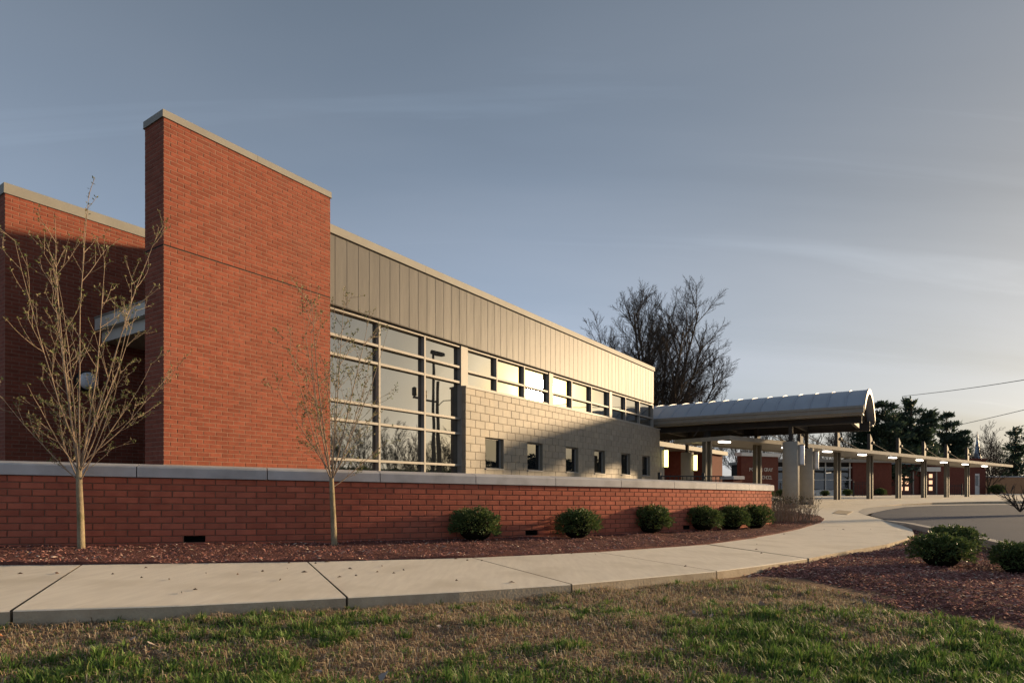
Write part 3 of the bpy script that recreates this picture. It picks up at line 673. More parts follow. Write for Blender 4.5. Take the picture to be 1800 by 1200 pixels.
for k in range(9):
    d = k*BAY; w = AX0.xy+ad*d; zb = gz(w.x, w.y)-.02
    for dd in (-.17, .17):
        mb = MB(); mb.box(d+dd-.05, d+dd+.05, -.09, .09, zb, zs_(d)-.101); mb.build('post', M['post'], arc_)
    mb = MB(); zt_ = zs_(d); mb.rings([[(d-.13, y, zt_-.0), (d+.13, y, zt_-.0), (d+.13, y, zt_+.85), (d-.13, y, zt_+1.12)] for y in (-.08, .08)]); fin_ = mb.build('mast_fin', M['bronze'], arc_)
    mb = MB(); mb.rings([[(d+.15, y+.13*math.cos(2*math.pi*j/14), zt_+.62+.13*math.sin(2*math.pi*j/14)) for j in range(14)] for y in (0,)]+[[(d+.30, .13*math.cos(2*math.pi*j/14), zt_+.62+.13*math.sin(2*math.pi*j/14)) for j in range(14)]]) ; mb.build('rod_boss', M['bronze'], fin_)
    if k < 8:
        mb = MB(); mb.tube([(d+.25, 0, zt_+.62), (d+BAY-.4, 0, zs_(d+BAY)+.02)], .022, 6); mb.build('tie_rod', M['bronze'], arc_)
    if k == 0:
        mb = MB(); mb.tube([(d-.25, 0, zt_+.62), (d-.9, 0, zt_+.02)], .022, 6); mb.build('tie_rod', M['bronze'], arc_)
for k in range(9):
    d = k*BAY+BAY*.5-.4 if k else .35
    mb = MB(); z = zs_(d)-.101; mb.box(d-.32, d+.32, -.72, -.48, z-.05, z); b_ = mb.build('light_box', M['bronze'], arc_)
    mb = MB(); mb.bbox(d-.30, d+.30, -.70, -.50, z-.115, z-.052, .012); mb.build('light_lens', M['ceil_lit'], b_)

# ------------------------------------------------------------------ planting: shared makers
def np_mesh(name, verts, faces, cols, mat, sm=False):
    """verts (n,3), faces (m,k), cols (n,3) per-vertex base colour"""
    me = bpy.data.meshes.new(name); n, (m, k) = len(verts), faces.shape
    me.vertices.add(n); me.vertices.foreach_set('co', np.ascontiguousarray(verts, dtype=np.float32).ravel())
    me.loops.add(m*k); me.loops.foreach_set('vertex_index', np.ascontiguousarray(faces, dtype=np.int32).ravel())
    me.polygons.add(m); me.polygons.foreach_set('loop_start', np.arange(0, m*k, k, dtype=np.int32))
    me.polygons.foreach_set('loop_total', np.full(m, k, dtype=np.int32))
    if cols is not None:
        a = me.attributes.new('col', 'FLOAT_COLOR', 'POINT'); a.data.foreach_set('color', np.column_stack([cols, np.ones(n)]).astype(np.float32).ravel())
    me.materials.append(mat); me.update(calc_edges=True); me.validate()
    return me
def unit(a): return a/np.maximum(np.linalg.norm(a, axis=1, keepdims=True), 1e-9)
def leaf_mesh(name, P, D, size, width, cols, rng, mat, fold=.25):
    """diamond leaves at P pointing along D"""
    n = len(P); D = unit(D); r = unit(rng.normal(size=(n, 3))); S = unit(np.cross(D, r)); Nn = np.cross(S, D)
    size = size[:, None]; w = width[:, None]
    v = np.stack([P, P+D*size*.5+S*w*.5+Nn*w*fold, P+D*size, P+D*size*.5-S*w*.5+Nn*w*fold], 1).reshape(-1, 3)
    i = np.arange(n)*4; f = np.concatenate([np.column_stack([i, i+1, i+2]), np.column_stack([i, i+2, i+3])])
    return np_mesh(name, v, f, np.repeat(cols, 4, axis=0), mat)
def inside(poly, x, y):
    c = np.zeros(len(x), bool); n = len(poly)
    for i in range(n):
        x0, y0 = poly[i]; x1, y1 = poly[(i+1) % n]
        k = ((y0 > y) != (y1 > y)) & (x < (x1-x0)*(y-y0)/((y1-y0) or 1e-9)+x0); c ^= k
    return c
def fbm(x, y, s, seed=0): return np.array([noise.noise(Vector((a*s, b*s, seed*3.7)))+.5*noise.noise(Vector((a*s*2.1, b*s*2.1, seed*3.7+9))) for a, b in zip(x, y)])

def branch(mb, p, d, L, r0, r1, nseg, rng, wob=.12, up=.0, sides=5):
    pts = [p.copy()]; d = d.normalized()
    for i in range(nseg):
        d = (d+Vector((rng.gauss(0, wob), rng.gauss(0, wob), rng.gauss(0, wob)))*.6+Vector((0, 0, up))).normalized()
        pts.append(pts[-1]+d*(L/nseg))
    mb.tube(pts, [r0+(r1-r0)*i/nseg for i in range(nseg+1)], sides, cap=False)
    return pts
def side_dir(d, ang, az):
    a = d.orthogonal().normalized(); b = d.cross(a); return (d*math.cos(ang)+(a*math.cos(az)+b*math.sin(az))*math.sin(ang)).normalized()

# ------------------------------------------------------------------ mulch beds
def mulch_bed(name, poly, zf, label_, n, rngseed):
    bed = sheet(name, poly, zf, M['mulch'], 7, .09, kind='structure')
    rng = np.random.default_rng(rngseed); P2 = [(p[0], p[1]) for p in poly]
    xs = np.array([p[0] for p in P2]); ys = np.array([p[1] for p in P2])
    # more chips near the camera
    x = rng.uniform(xs.min(), xs.max(), n*6); y = rng.uniform(ys.min(), ys.max(), n*6)
    w = np.minimum(1, (6.5/np.hypot(x, y))**2); k = (inside(P2, x, y) | inside(P2, x+.05, y+.06)) & (rng.random(n*6) < w) & (np.abs(x/np.maximum(y, .1)) < .95)
    x, y = x[k][:n], y[k][:n]; m = len(x)
    z = np.array([zf(a, b) for a, b in zip(x, y)])+rng.uniform(-.002, .014, m)
    a = rng.uniform(0, 2*np.pi, m); L = rng.gamma(3, .0065, m)+.009; Wd = L*rng.uniform(.12, .4, m); tilt = rng.normal(0, .35, m)
    D = np.column_stack([np.cos(a), np.sin(a), tilt]); D = unit(D); S = unit(np.cross(D, np.column_stack([rng.normal(0, .4, m), rng.normal(0, .4, m), np.ones(m)]))); Nn = np.cross(S, D)
    c = np.column_stack([x, y, z]); h = (L*.12+.002)[:, None]; D = D*L[:, None]; S = S*Wd[:, None]
    v = np.stack([c-D*.5, c+S*.5-D*.1, c+D*.5, c-S*.5+D*.15, c+Nn*h], 1).reshape(-1, 3); i = np.arange(m)*5
    f = np.concatenate([np.column_stack([i+q, i+(q+1) % 4, i+4]) for q in range(4)])
    base = np.array([[.31, .14, .12], [.25, .11, .096], [.39, .20, .17], [.50, .37, .30], [.18, .08, .07], [.58, .47, .39]])
    col = base[rng.choice(6, m, p=[.32, .27, .2, .06, .12, .03])]*rng.uniform(.7, 1.25, (m, 1))
    link('mulch_chips', np_mesh('mulch_chips', v, f, np.repeat(col, 5, axis=0), M['chip']), kind='stuff', label=label_, cat='mulch')
def strip_s(s, n): p = wp(s, n, 0)+off; return (p.x, p.y)
left_poly = [ground(a, interp(FAR, a)+1.0) for a in range(-470, 1331, 40)]+[ground(*p) for p in reversed(PF[:-1])]+[ground(1410, 903), ground(1388, 898)]
left_poly = [(p.x, p.y) for p in left_poly]+[(7.2, 19.5), (6.4, 14.2)]+[strip_s(S1+.05, HALF-.02)]+[strip_s(S1-i*.6, HALF-.02) for i in range(int((S1-S0)/.6))]
def zl(x, y):
    return gz(x, y)+.004+.02*nz(x, y, 2.3, 1)+.012*nz(x, y, 6, 3)+.012
mulch_bed('mulch_bed', left_poly, zl, 'red brown wood mulch between brick wall and sidewalk', 26000, 2)
LB = [(1300, 1007), (1360, 1018), (1440, 1031), (1520, 1043), (1600, 1064), (1700, 1090), (1800, 1116), (1960, 1160)]
right_px = [(1338, 994.5), (1420, 983.5), (1500, 968.5), (1560, 958.5), (1592, 949.5), (1608, 940.5), (1604, 931), (1580, 921.5), (1600, 926), (1650, 937), (1720, 953), (1760, 962), (1800, 972), (1900, 997), (2050, 1040)]
rp_ = [ground(*p) for p in right_px]; rb_ = [ground(a, b, -.06) for a, b in reversed(LB)]
right_poly = [(p.x, p.y) for p in rp_]+[(p.x, p.y) for p in rb_]
LBw = [ground(a, b, -.06) for a, b in LB]
def lb_dist(x, y):
    return min(((x-(a.x+(b.x-a.x)*t))**2+(y-(a.y+(b.y-a.y)*t))**2)**.5 for a, b in zip(LBw, LBw[1:]) for t in (0, .25, .5, .75, 1))
def zr_(x, y): return gz(x, y)-.085+.055*smooth(lb_dist(x, y)/.6)+.018*nz(x, y, 2.0, 5)+.012*nz(x, y, 6, 3)
mulch_bed('mulch_bed', right_poly, zr_, 'red brown wood mulch between lawn and curved drive', 26000, 3)

# ------------------------------------------------------------------ lawn grass, dead thatch and fallen leaves
lawn_poly = [ground(a, interp(NEAR, a)+6, -.07) for a in range(-700, 1301, 50)]+[ground(a, b, -.06) for a, b in LB]
lawn_poly = [(p.x, p.y-.01) for p in lawn_poly]+[(5.5, 1.2), (-5.5, 1.2)]
def grass(name, n, seed, dead):
    rng = np.random.default_rng(seed)
    x = rng.uniform(-4.6, 5, n*3); y = rng.uniform(1.5, 5.2, n*3); k = inside(lawn_poly, x, y) & (np.abs(x) < y*.95+.7); x, y = x[k], y[k]
    g = fbm(x, y, 1.25, 4); g2 = fbm(x, y, 4.5, 8)
    # greener towards the camera and the right, worn along the walk
    lush = np.clip(.46+.85*g+.6*g2+.15*x-.38*(y-2.55), 0, 1)
    keep = rng.random(len(x)) < ((.10+.9*lush) if not dead else (.9-.62*lush)); x, y, lush = x[keep][:n], y[keep][:n], lush[keep][:n]
    tall = np.ones(len(x)); ta = rng.uniform(0, 2*np.pi, len(x))
    if not dead:                                 # tussocks: blades gathered round a centre, leaning outwards
        c_ = rng.choice(len(x), 650); nb_ = 38
        cx_, cy_, cl_ = np.repeat(x[c_], nb_), np.repeat(y[c_], nb_), np.repeat(np.clip(lush[c_]+.25, 0, 1), nb_); rr_t = rng.random(len(cx_))**.7*np.repeat(rng.uniform(.02, .06, 650), nb_); aa_ = rng.uniform(0, 2*np.pi, len(cx_))
        tx_, ty_ = cx_+rr_t*np.cos(aa_), cy_+rr_t*np.sin(aa_); ok = inside(lawn_poly, tx_, ty_)
        x, y, lush, ta = np.concatenate([x, tx_[ok]]), np.concatenate([y, ty_[ok]]), np.concatenate([lush, cl_[ok]]), np.concatenate([ta, aa_[ok]]); tall = np.concatenate([tall, np.repeat(rng.uniform(1.05, 1.65, 650), nb_)[ok]])
    m = len(x); z = np.array([lawn_z(a, b) for a, b in zip(x, y)])-.004
    a = ta
    if dead: lean = rng.uniform(.8, 2.4, m); H = rng.uniform(.03, .085, m); Wd = rng.uniform(.0012, .0027, m)
    else: lean = rng.uniform(.15, 1.1, m); H = rng.uniform(.026, .062, m)*(.6+.6*lush); Wd = rng.uniform(.0018, .0040, m)
    tuft = fbm(x*1.0, y, 7, 11); H = H*np.clip(1+.5*tuft, .5, 1.5)*tall
    Dx = np.column_stack([np.cos(a), np.sin(a), np.zeros(m)]); S = np.column_stack([-np.sin(a), np.cos(a), np.zeros(m)])*Wd[:, None]
    p = np.column_stack([x, y, z]); up = np.array([0, 0, 1.0])
    nrm = np.sqrt(1+lean**2); t1 = (Dx*(lean*.35)[:, None]+up)/nrm[:, None]*H[:, None]*.55; t2 = t1+(Dx*(lean*1.1)[:, None]+up*(.55 if not dead else .1))/nrm[:, None]*H[:, None]*.5
    v = np.stack([p-S, p+S, p+t1+S*.8, p+t1-S*.8, p+t2], 1).reshape(-1, 3); i = np.arange(m)*5
    f = np.concatenate([np.column_stack([i, i+1, i+2]), np.column_stack([i, i+2, i+3]), np.column_stack([i+3, i+2, i+4])])
    if dead: base = np.array([[.46, .36, .24], [.38, .28, .18], [.55, .46, .33], [.30, .21, .14]]); col = base[rng.integers(0, 4, m)]
    else:
        base = np.array([[.095, .175, .036], [.13, .215, .048], [.075, .14, .03], [.22, .235, .085]]); col = base[rng.choice(4, m, p=[.35, .3, .2, .15])]
    col = col*rng.uniform(.75, 1.3, (m, 1))
    cc = np.repeat(col, 5, axis=0)
    return np_mesh(name, v, f, cc, M['grass'])
link('grass', grass('grass', 140000, 11, False), kind='stuff', label='short green spring grass growing in tufts beside the sidewalk', cat='grass')
link('dead_grass', grass('dead_grass', 80000, 12, True), kind='stuff', label='flattened tan dead grass thatch in worn patches of lawn', cat='grass')
rng = np.random.default_rng(21); n = 130
x = rng.uniform(-3, 4, n*4); y = rng.uniform(1.9, 4.4, n*4); k = inside(lawn_poly, x, y); x, y = x[k][:n], y[k][:n]; mb = MB(); cl = []
for a, b in zip(x, y):
    s_ = rng.uniform(.008, .022); rz = rng.uniform(0, 6.3); z = lawn_z(a, b)+rng.uniform(.008, .022); tl = rng.normal(0, .35, 2); m_ = 9; pts = []
    for j in range(m_):
        t = 2*math.pi*j/m_; r = s_*(1+.28*math.cos(3*t)+rng.uniform(-.15, .15))*(1.25 if j == 0 else 1); px_, py_ = r*math.cos(t), .62*r*math.sin(t)
        pts.append((a+px_*math.cos(rz)-py_*math.sin(rz), b+px_*math.sin(rz)+py_*math.cos(rz), z+tl[0]*px_+tl[1]*py_+.3*abs(py_)))
    q = len(mb.v); mb.v.append((a, b, z)); mb.v += pts; c = [(.30, .20, .15), (.34, .29, .27), (.22, .12, .07), (.42, .17, .07), (.25, .21, .20)][rng.choice(5, p=[.25, .35, .2, .06, .14])]; cl += [c]*(m_+1)
    for j in range(m_): mb.f.append((q, q+1+j, q+1+(j+1) % m_)); mb.r.append(0)
link('fallen_leaves', np_mesh('fallen_leaves', np.array(mb.v), np.array(mb.f), np.array(cl), M['chip']), kind='stuff', label='curled dry grey and brown leaves lying on the lawn', cat='leaves')

# leaf crumbs and twigs blown onto the walk
rng = np.random.default_rng(33); vv, ff, cc = [], [], []
for i in range(48):
    px_ = rng.uniform(0, 1560); lo, hi = interp(FAR, px_) if px_ < 1330 else 930, interp(NEAR, px_) if px_ < 1420 else 960
    if rng.random() < .6: py_ = lo+(hi-lo)*rng.random()**2*.5
    else: py_ = rng.uniform(lo+2, hi-6)
    g_ = ground(px_, py_); L_ = rng.uniform(.008, .03); a_ = rng.uniform(0, 6.3); w_ = L_*rng.uniform(.15, .6); q = len(vv)
    e_ = Vector((math.cos(a_), math.sin(a_), 0)); f_ = Vector((-e_.y, e_.x, 0)); c_ = Vector((g_.x, g_.y, g_.z+.004))
    vv += [tuple(c_-e_*L_), tuple(c_+f_*w_+Vector((0, 0, .006))), tuple(c_+e_*L_), tuple(c_-f_*w_), tuple(c_+Vector((0, 0, .012)))]
    for k in range(4): ff.append((q+k, q+(k+1) % 4, q+4))
    cc += [tuple(np.array([(.10, .06, .04), (.16, .10, .07), (.07, .045, .03)][rng.integers(3)]))]*5
link('walk_debris', np_mesh('walk_debris', np.array(vv), np.array(ff), np.array(cc), M['chip']), kind='stuff', label='small dark leaf crumbs scattered on the sidewalk', cat='leaves')

# ------------------------------------------------------------------ evergreen shrubs
def shrub_mesh(seed, n=3800, needle=False):
    rng = np.random.default_rng(seed); d = unit(rng.normal(size=(n, 3))); d[:, 2] = np.where(d[:, 2] < -.35, -d[:, 2], d[:, 2])
    bump_ = np.array([noise.noise(Vector(v*2.3)+Vector((seed*5.1, 0, 0)))*.34+noise.noise(Vector(v*5)+Vector((seed, 3, 1)))*.26 for v in d])
    r = (1+bump_)*(1-.38*rng.random(n)**2.2)*np.where(rng.random(n) < .06, rng.uniform(1.0, 1.16, n), 1)
    flat = 1/np.maximum(np.abs(d), 1e-6).max(axis=1)**.22
    ns_ = 90; base_d = d[rng.integers(0, n, ns_)]
    for q_ in range(ns_):
        ii = rng.integers(0, n, 9); d[ii] = unit(base_d[q_]+rng.normal(0, .035, (9, 3))); rb = r[ii].mean(); r[ii] = rb*np.linspace(.95, rng.uniform(1.12, 1.34), 9)
    flat = 1/np.maximum(np.abs(d), 1e-6).max(axis=1)**.22
    P = d*(r*flat)[:, None]*np.array([.5, .5, .46]); P[:, 2] += .43
    D = unit(d+rng.normal(0, .55, (n, 3))+np.array([0, 0, .35]))
    base = np.array([[.070, .108, .034], [.092, .138, .042], [.050, .082, .027], [.14, .17, .055]]); col = base[rng.choice(4, n, p=[.4, .3, .2, .1])]*rng.uniform(.7, 1.35, (n, 1))
    return leaf_mesh('foliage', P, D, rng.uniform(.05, .10, n), rng.uniform(.022, .045, n), col, rng, M['leaf'])
def core_mesh(seed):  # near-black ball standing in for the shaded inside of the foliage
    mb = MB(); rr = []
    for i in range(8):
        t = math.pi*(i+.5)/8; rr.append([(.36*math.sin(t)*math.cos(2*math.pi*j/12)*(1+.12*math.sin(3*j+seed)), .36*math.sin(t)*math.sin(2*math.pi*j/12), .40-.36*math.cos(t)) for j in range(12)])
    mb.rings(rr); me = mb.mesh('dark_core', M['core'])
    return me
SH = [shrub_mesh(s_) for s_ in (1, 2, 3, 4, 5)]; CO = [core_mesh(1), core_mesh(2)]
def shrub(px, ybase, w, h, i, label, rz=0, dep=None, zf=zl):
    g = ground(px, ybase); sc = w/F*g.y; hh = h/F*g.y
    o = empty('evergreen_shrub', (g.x, g.y, zf(g.x, g.y)-.03), rz, label=label, cat='shrub', group='clipped evergreen shrubs')
    rs_ = random.Random(int(px)); o.scale = (sc*rs_.uniform(.84, .95), sc*rs_.uniform(.84, .98), hh*rs_.uniform(.96, 1.04)); o.rotation_euler = (rs_.uniform(-.1, .1), rs_.uniform(-.1, .1), rz)
    link('foliage', SH[i % 5], o); link('dark_core', CO[i % 2], o)
shrub(833, 952, 88, 61, 0, 'large dark evergreen shrub nearest the left, against the brick wall', .3)
shrub(1017, 947, 76, 57, 1, 'second evergreen shrub along the wall, standing alone', 1.2)
shrub(1144, 938, 74, 52, 2, 'third evergreen shrub along the wall, before the cluster', 2.6)
shrub(1234, 934, 64, 49, 3, 'left shrub of the three touching shrubs at the wall end', .9)
shrub(1285, 931, 60, 46, 4, 'middle shrub of the three touching shrubs at the wall end', 2.0)
shrub(1329, 929, 62, 45, 0, 'right shrub of the three touching shrubs at the wall end', 4.0)
shrub(1654, 990, 98, 62, 1, 'front low evergreen shrub in the right mulch bed', 3.0, zf=zr_)
shrub(1676, 962, 86, 50, 2, 'rear low evergreen shrub in the right mulch bed by the drive', 5.0, zf=zr_)
shrub(1790, 999, 86, 60, 3, 'evergreen shrub cut by the right edge of the picture', 1.7, zf=zr_)

# bare twiggy hedge at the end of the wall
g = ground(1380, 918); hd = empty('bare_hedge', (g.x, g.y, g.z), label='leafless twiggy hedge between brick wall end and round piers', cat='hedge')
rg = random.Random(5); mb = MB()
for i in range(260):
    p = Vector((rg.uniform(-.45, .55), rg.uniform(-.5, 1.3), 0)); d = Vector((rg.gauss(0, .25), rg.gauss(0, .25), 1))
    pts = branch(mb, p, d, rg.uniform(.35, .55), .006, .003, 3, rg, .2, .05, 3)
    for q in range(3): branch(mb, pts[1+q % 3], side_dir(d.normalized(), rg.uniform(.4, .9), rg.uniform(0, 6.3)), rg.uniform(.1, .22), .003, .002, 2, rg, .2, .05, 3)
mb.build('twigs', M['twig'], hd)
rng = np.random.default_rng(8); n = 500; P = np.column_stack([rng.uniform(-.5, .6, n), rng.uniform(-.5, 1.3, n), rng.uniform(.40, .55, n)])
link('top_leaves', leaf_mesh('top_leaves', P, rng.normal(size=(n, 3))+np.array([0, 0, .6]), rng.uniform(.03, .06, n), rng.uniform(.015, .03, n), np.tile([.06, .06, .03], (n, 1))*rng.uniform(.6, 1.3, (n, 1)), rng, M['leaf']), hd)
# bare shrub at the right edge by the drive
g = ground(1793, 905); sb = empty('bare_shrub', (g.x, g.y, 0), label='bare forked shrub at the right edge beside the drive', cat='shrub'); mb = MB(); rg = random.Random(12)
for i in range(7):
    d = side_dir(Vector((0, 0, 1)), rg.uniform(.3, .95), i*.9+rg.random()); pts = branch(mb, Vector((0, 0, .1)), d, rg.uniform(.5, .75), .022, .011, 4, rg, .15, .08, 5)
    for p in pts[1:]:
        for q in range(3):
            pt = branch(mb, p, side_dir(d, rg.uniform(.3, .8), rg.uniform(0, 6.3)), rg.uniform(.18, .34), .010, .004, 3, rg, .2, .06, 4)
mb.build('branches', M['bare'], sb)

# ------------------------------------------------------------------ young trees in the mulch bed
def young_tree(px, ybase, ytop, seed, spread, label, lean=0.0, fork=.72, nlimb=13):
    g = ground(px, ybase); H = at(px, ytop, g.y).z-g.z; rg = random.Random(seed); rn = np.random.default_rng(seed)
    t = empty('young_tree', (g.x, g.y, zl(g.x, g.y)-.02), label=label, cat='tree', group='young street trees in the mulch bed')
    mb = MB(); tips = []; nodes = []
    fz = fork; pts = [Vector((0, 0, 0)), Vector((.004, .0, .03)), Vector((lean*.3, .004, fz*.5)), Vector((lean*.6, -.004, fz*.85)), Vector((lean*.9, 0, fz*1.15))]
    mb.tube(pts, [.044, .034, .030, .028, .024], 10); mb.build('trunk', M['bark'], t, sm=True)
    mb = MB(); mt = MB()
    def twigs(pl, d, r, depth, Lc):
        for i, p in enumerate(pl[1:]):
            for q in range(rg.choice((0, 1, 1, 2)) if depth == 0 else rg.choice((0, 0, 1, 1))):
                az = rg.uniform(0, 6.3); dd = side_dir(d, rg.uniform(.45, .85), az); dd.z = max(dd.z, .1); L = Lc*rg.uniform(.5, 1.1)*(1-.45*i/len(pl))
                tp = branch(mt, p, dd, L, max(r*.36, .0022), .0013, 4, rg, .10, .10, 4); nodes.extend(tp[1:])
                if depth == 0: twigs(tp, dd, r*.45, 1, Lc*.5)
                nodes.append(tp[-1]); tips.append(tp[-1])
    # leaders and ascending limbs
    leaders = [(Vector((lean+.10, rg.gauss(0, .05), 1)), .93), (Vector((.22, .08, 1)), .86), (Vector((-.10, -.1, 1)), .90), (Vector((.02, .2, 1)), .76), (Vector((-.25, .1, 1)), .72)]
    for d, f in leaders:
        L = (H-fz)*f; pl = branch(mb, pts[-1].copy()-Vector((0, 0, .05)), d, L, .0092, .0018, 10, rg, .04, .02, 6); twigs(pl[1:], d.normalized(), .010, 0, L*.20); tips.append(pl[-1]); nodes.extend(pl[3:])
    for i in range(nlimb):
        az = i*2.4+rg.uniform(-.4, .4); z = fz*rg.uniform(.93, 1.12)+.45*(i/nlimb)*rg.random(); an_ = rg.uniform(.55, .95)*(1-.35*i/nlimb)
        d = Vector((math.sin(an_)*math.cos(az), math.sin(an_)*math.sin(az), math.cos(an_))); L = spread*rg.uniform(.8, 1.25)/max(.45, math.sin(an_))*1.0
        L = min(L, (H-z)*.95)
        base = Vector((pts[-1].x*min(1, z/pts[-1].z), 0, z)); pl = branch(mb, base, d, L, .0066, .0015, 8, rg, .06, .055, 5); twigs(pl, d, .007, 0, L*.27); tips.append(pl[-1]); nodes.extend(pl[3:])
    mb.build('limbs', M['twig'], t, sm=True); mt.build('twigs', M['twig'], t, kind='stuff')
    P = []
    for p in tips: P += [p]*4
    for p in nodes: P += [p]*rg.choice((0, 1, 2, 2))
    P = np.array([tuple(p) for p in P])+rn.normal(0, .006, (len(P), 3)); n = len(P)
    base = np.array([[.17, .19, .06], [.22, .21, .09], [.12, .16, .045], [.25, .20, .12]]); col = base[rn.choice(4, n)]*rn.uniform(.7, 1.25, (n, 1))
    link('opening_buds', leaf_mesh('opening_buds', P, rn.normal(size=(n, 3))+np.array([0, 0, .7]), rn.uniform(.014, .034, n), rn.uniform(.007, .015, n), col, rn, M['leaf']), t)
    return t
young_tree(142, 966, 334, 5, .74, 'young budding tree on the left in front of the set-back wall', -.02, .70, 11)
young_tree(587, 959, 480, 15, .72, 'young budding tree in front of the big window grid', -.03, .66, 9)

# ------------------------------------------------------------------ bare trees
def bare_tree_mesh(seed, H, nlead=6, trunk=.3, dens=1.0, rr_=.020, spread=.5, fork=.18):
    rg = random.Random(seed); mb = MB(); tk = MB()
    tb = branch(tk, Vector((0, 0, -.3)), Vector((0, 0, 1)), H*fork+.3, trunk, trunk*.8, 4, rg, .03, 0, 8); top = tb[-1]
    def rec(p, d, L, r, dep):
        ns = (8, 6, 4, 3)[dep]; pl = branch(mb, p, d, L, r, max(r*.25, rr_*.6), ns, rg, (.06, .10, .14, .2)[dep], (.02, .035, .04, .03)[dep], (6, 4, 3, 3)[dep])
        if dep == 3: return
        k = int((11, 7, 5)[dep]*dens)
        for i in range(k):
            t = .18+.82*(i+rg.random())/k; j = min(int(t*ns), ns-1); q = pl[j].lerp(pl[j+1], t*ns-j); dd = (pl[j+1]-pl[j]).normalized()
            nd = side_dir(dd, rg.uniform(.4, .95), rg.uniform(0, 6.3)); nd.z += .15
            rec(q, nd, L*rg.uniform(.30, .5)*(1.15-.6*t), max(r*(.36-.12*t), rr_*(1, .9, .75, .6)[dep+1]), dep+1)
    for i in range(nlead):
        a = i*2.4+rg.uniform(-.3, .3); s_ = spread*(.15+.85*(i/max(1, nlead-1))); d = Vector((math.cos(a)*s_, math.sin(a)*s_, 1))
        rec(top-Vector((0, 0, rg.random()*H*fork*.4)), d, (H*(1-fork))*(1-.38*i/nlead)*rg.uniform(.9, 1.02), trunk*rg.uniform(.28, .42), 0)
    return tk.mesh('trunk', M['bare'], True), mb.mesh('crown', M['bare'])
def put_tree(name, meshes, loc, label, cat='tree', group=None, rz=0, sc=1.0):
    t = empty(name, loc, rz, label=label, cat=cat, group=group); t.scale = (sc,)*3 if not hasattr(sc, '__len__') else sc
    link('trunk', meshes[0], t); link('crown', meshes[1], t); return t
T1 = bare_tree_mesh(7, 15.6, 13, .46, 2.05, .0115, .85, .18)
g = at(1152, 858, 47); put_tree('bare_tree', T1, (g.x, g.y, -.1), 'big leafless tree rising behind the metal clad wing', group='bare trees behind the school', rz=1.0)
T2 = bare_tree_mesh(11, 9, 6, .22, 1.25, .016, .7, .2); T3_ = bare_tree_mesh(23, 8, 6, .2, 1.25, .015, .8, .16); T4 = bare_tree_mesh(31, 12, 7, .3, 1.25, .02, .7, .2)
BT = [(1190, 64, T2, .95, 'small bare tree seen under the canopy beside the block wall'), (1245, 70, T3_, 1.1, 'bare tree seen under the canopy above the glazed entrance'), (1300, 74, T2, 1.1, 'bare tree seen under the canopy above the lettered brick wall'),
      (1350, 66, T3_, 1.05, 'bare tree seen between the canopy posts left of the near pier'), (1400, 82, T2, 1.25, 'bare tree seen behind the two round piers'), (1490, 88, T4, .95, 'bare tree beyond the walkway left of the pines'),
      (1445, 100, T3_, 1.15, 'bare tree beyond the walkway right of the round piers'), (1583, 96, T4, 1.12, 'bare tree rising behind the left pine'), (1745, 105, T4, .95, 'bare pale tree right of the church spire'), (1700, 125, T2, 1.2, 'bare tree between the right pine and the spire'), (1768, 118, T3_, 1.0, 'bare tree behind the far conifer')]
for i, (px, Y, ms, sc, lab) in enumerate(BT):
    g = at(px, 858, Y); put_tree('bare_tree', ms, (g.x, g.y, -.1), lab, group='bare trees behind the school', rz=i*1.7, sc=sc)

# ------------------------------------------------------------------ pines and far conifer
def pine_meshes(seed, H, Rm, n=5200, clear=.12, lobes=2):
    rng = np.random.default_rng(seed); rg = random.Random(seed); tk = MB(); tk.tube([(0, 0, -.2), (.1, 0, H*.5), (0, 0, H*.97)], [.32, .22, .04], 8)
    P, D = [], []
    tops = [(0, 0, 1.0)]+[(rg.uniform(-.45, .45)*Rm, rg.uniform(-.4, .4)*Rm, rg.uniform(.72, .92)) for _ in range(lobes)]
    nb = 130
    for b in range(nb):
        tx, ty, hf = tops[rg.randrange(len(tops))]; t = clear+(1-clear)*rg.random()**.9; z = H*hf*t
        rad = Rm*(1-t)**.62*(.5 if (tx or ty) else .85)*rg.uniform(.55, 1.15)+.18; az = rg.uniform(0, 6.3)
        end = np.array([tx*t+rad*math.cos(az), ty*t+rad*math.sin(az), z+.22*rad]); st = np.array([tx*t*.8, ty*t*.8, z-.1*rad]); tk.tube([tuple(st), tuple((st+end)/2+np.array([0, 0, .05])), tuple(end)], [.06, .04, .02], 3, False)
        k = max(12, int(n/nb*(.4+rad/Rm))); s_ = rng.random(k)**.55; c = st+(end-st)*s_[:, None]+rng.normal(0, .16+.05*rad, (k, 3))*np.array([1, 1, .6])
        P.append(c); D.append(rng.normal(0, .6, (k, 3))+(end-st)/max(rad, .3)+np.array([0, 0, .35]))
    P = np.concatenate(P); D = np.concatenate(D); m = len(P); base = np.array([[.034, .058, .036], [.046, .076, .044], [.024, .042, .027], [.07, .10, .058]]); col = base[rng.choice(4, m)]*rng.uniform(.7, 1.3, (m, 1))
    return tk.mesh('trunk', M['bare']), leaf_mesh('crown', P, D, rng.uniform(.28, .55, m), rng.uniform(.10, .2, m), col, rng, M['leaf'])
PA, PB = pine_meshes(3, 9.6, 4.0, 15000, .14, 3), pine_meshes(6, 8.4, 3.6, 13000, .14, 2)
for px, Y, ms, lab, rz, sc in ((1556, 58, PA, 'dark pine with three tops behind the walkway', .4, (1.0, 1.0, .93)), (1602, 60, PB, 'dark pine touching its neighbour on the right behind the walkway', 2.0, (1.05, 1.05, 1.12)), (1664, 66, PA, 'dark pine standing left of the church spire', 3.1, (.74, .74, .92))):
    g = at(px, 858, Y); put_tree('pine_tree', ms, (g.x, g.y, -.1), lab, group='pines behind the walkway', rz=rz, sc=sc)
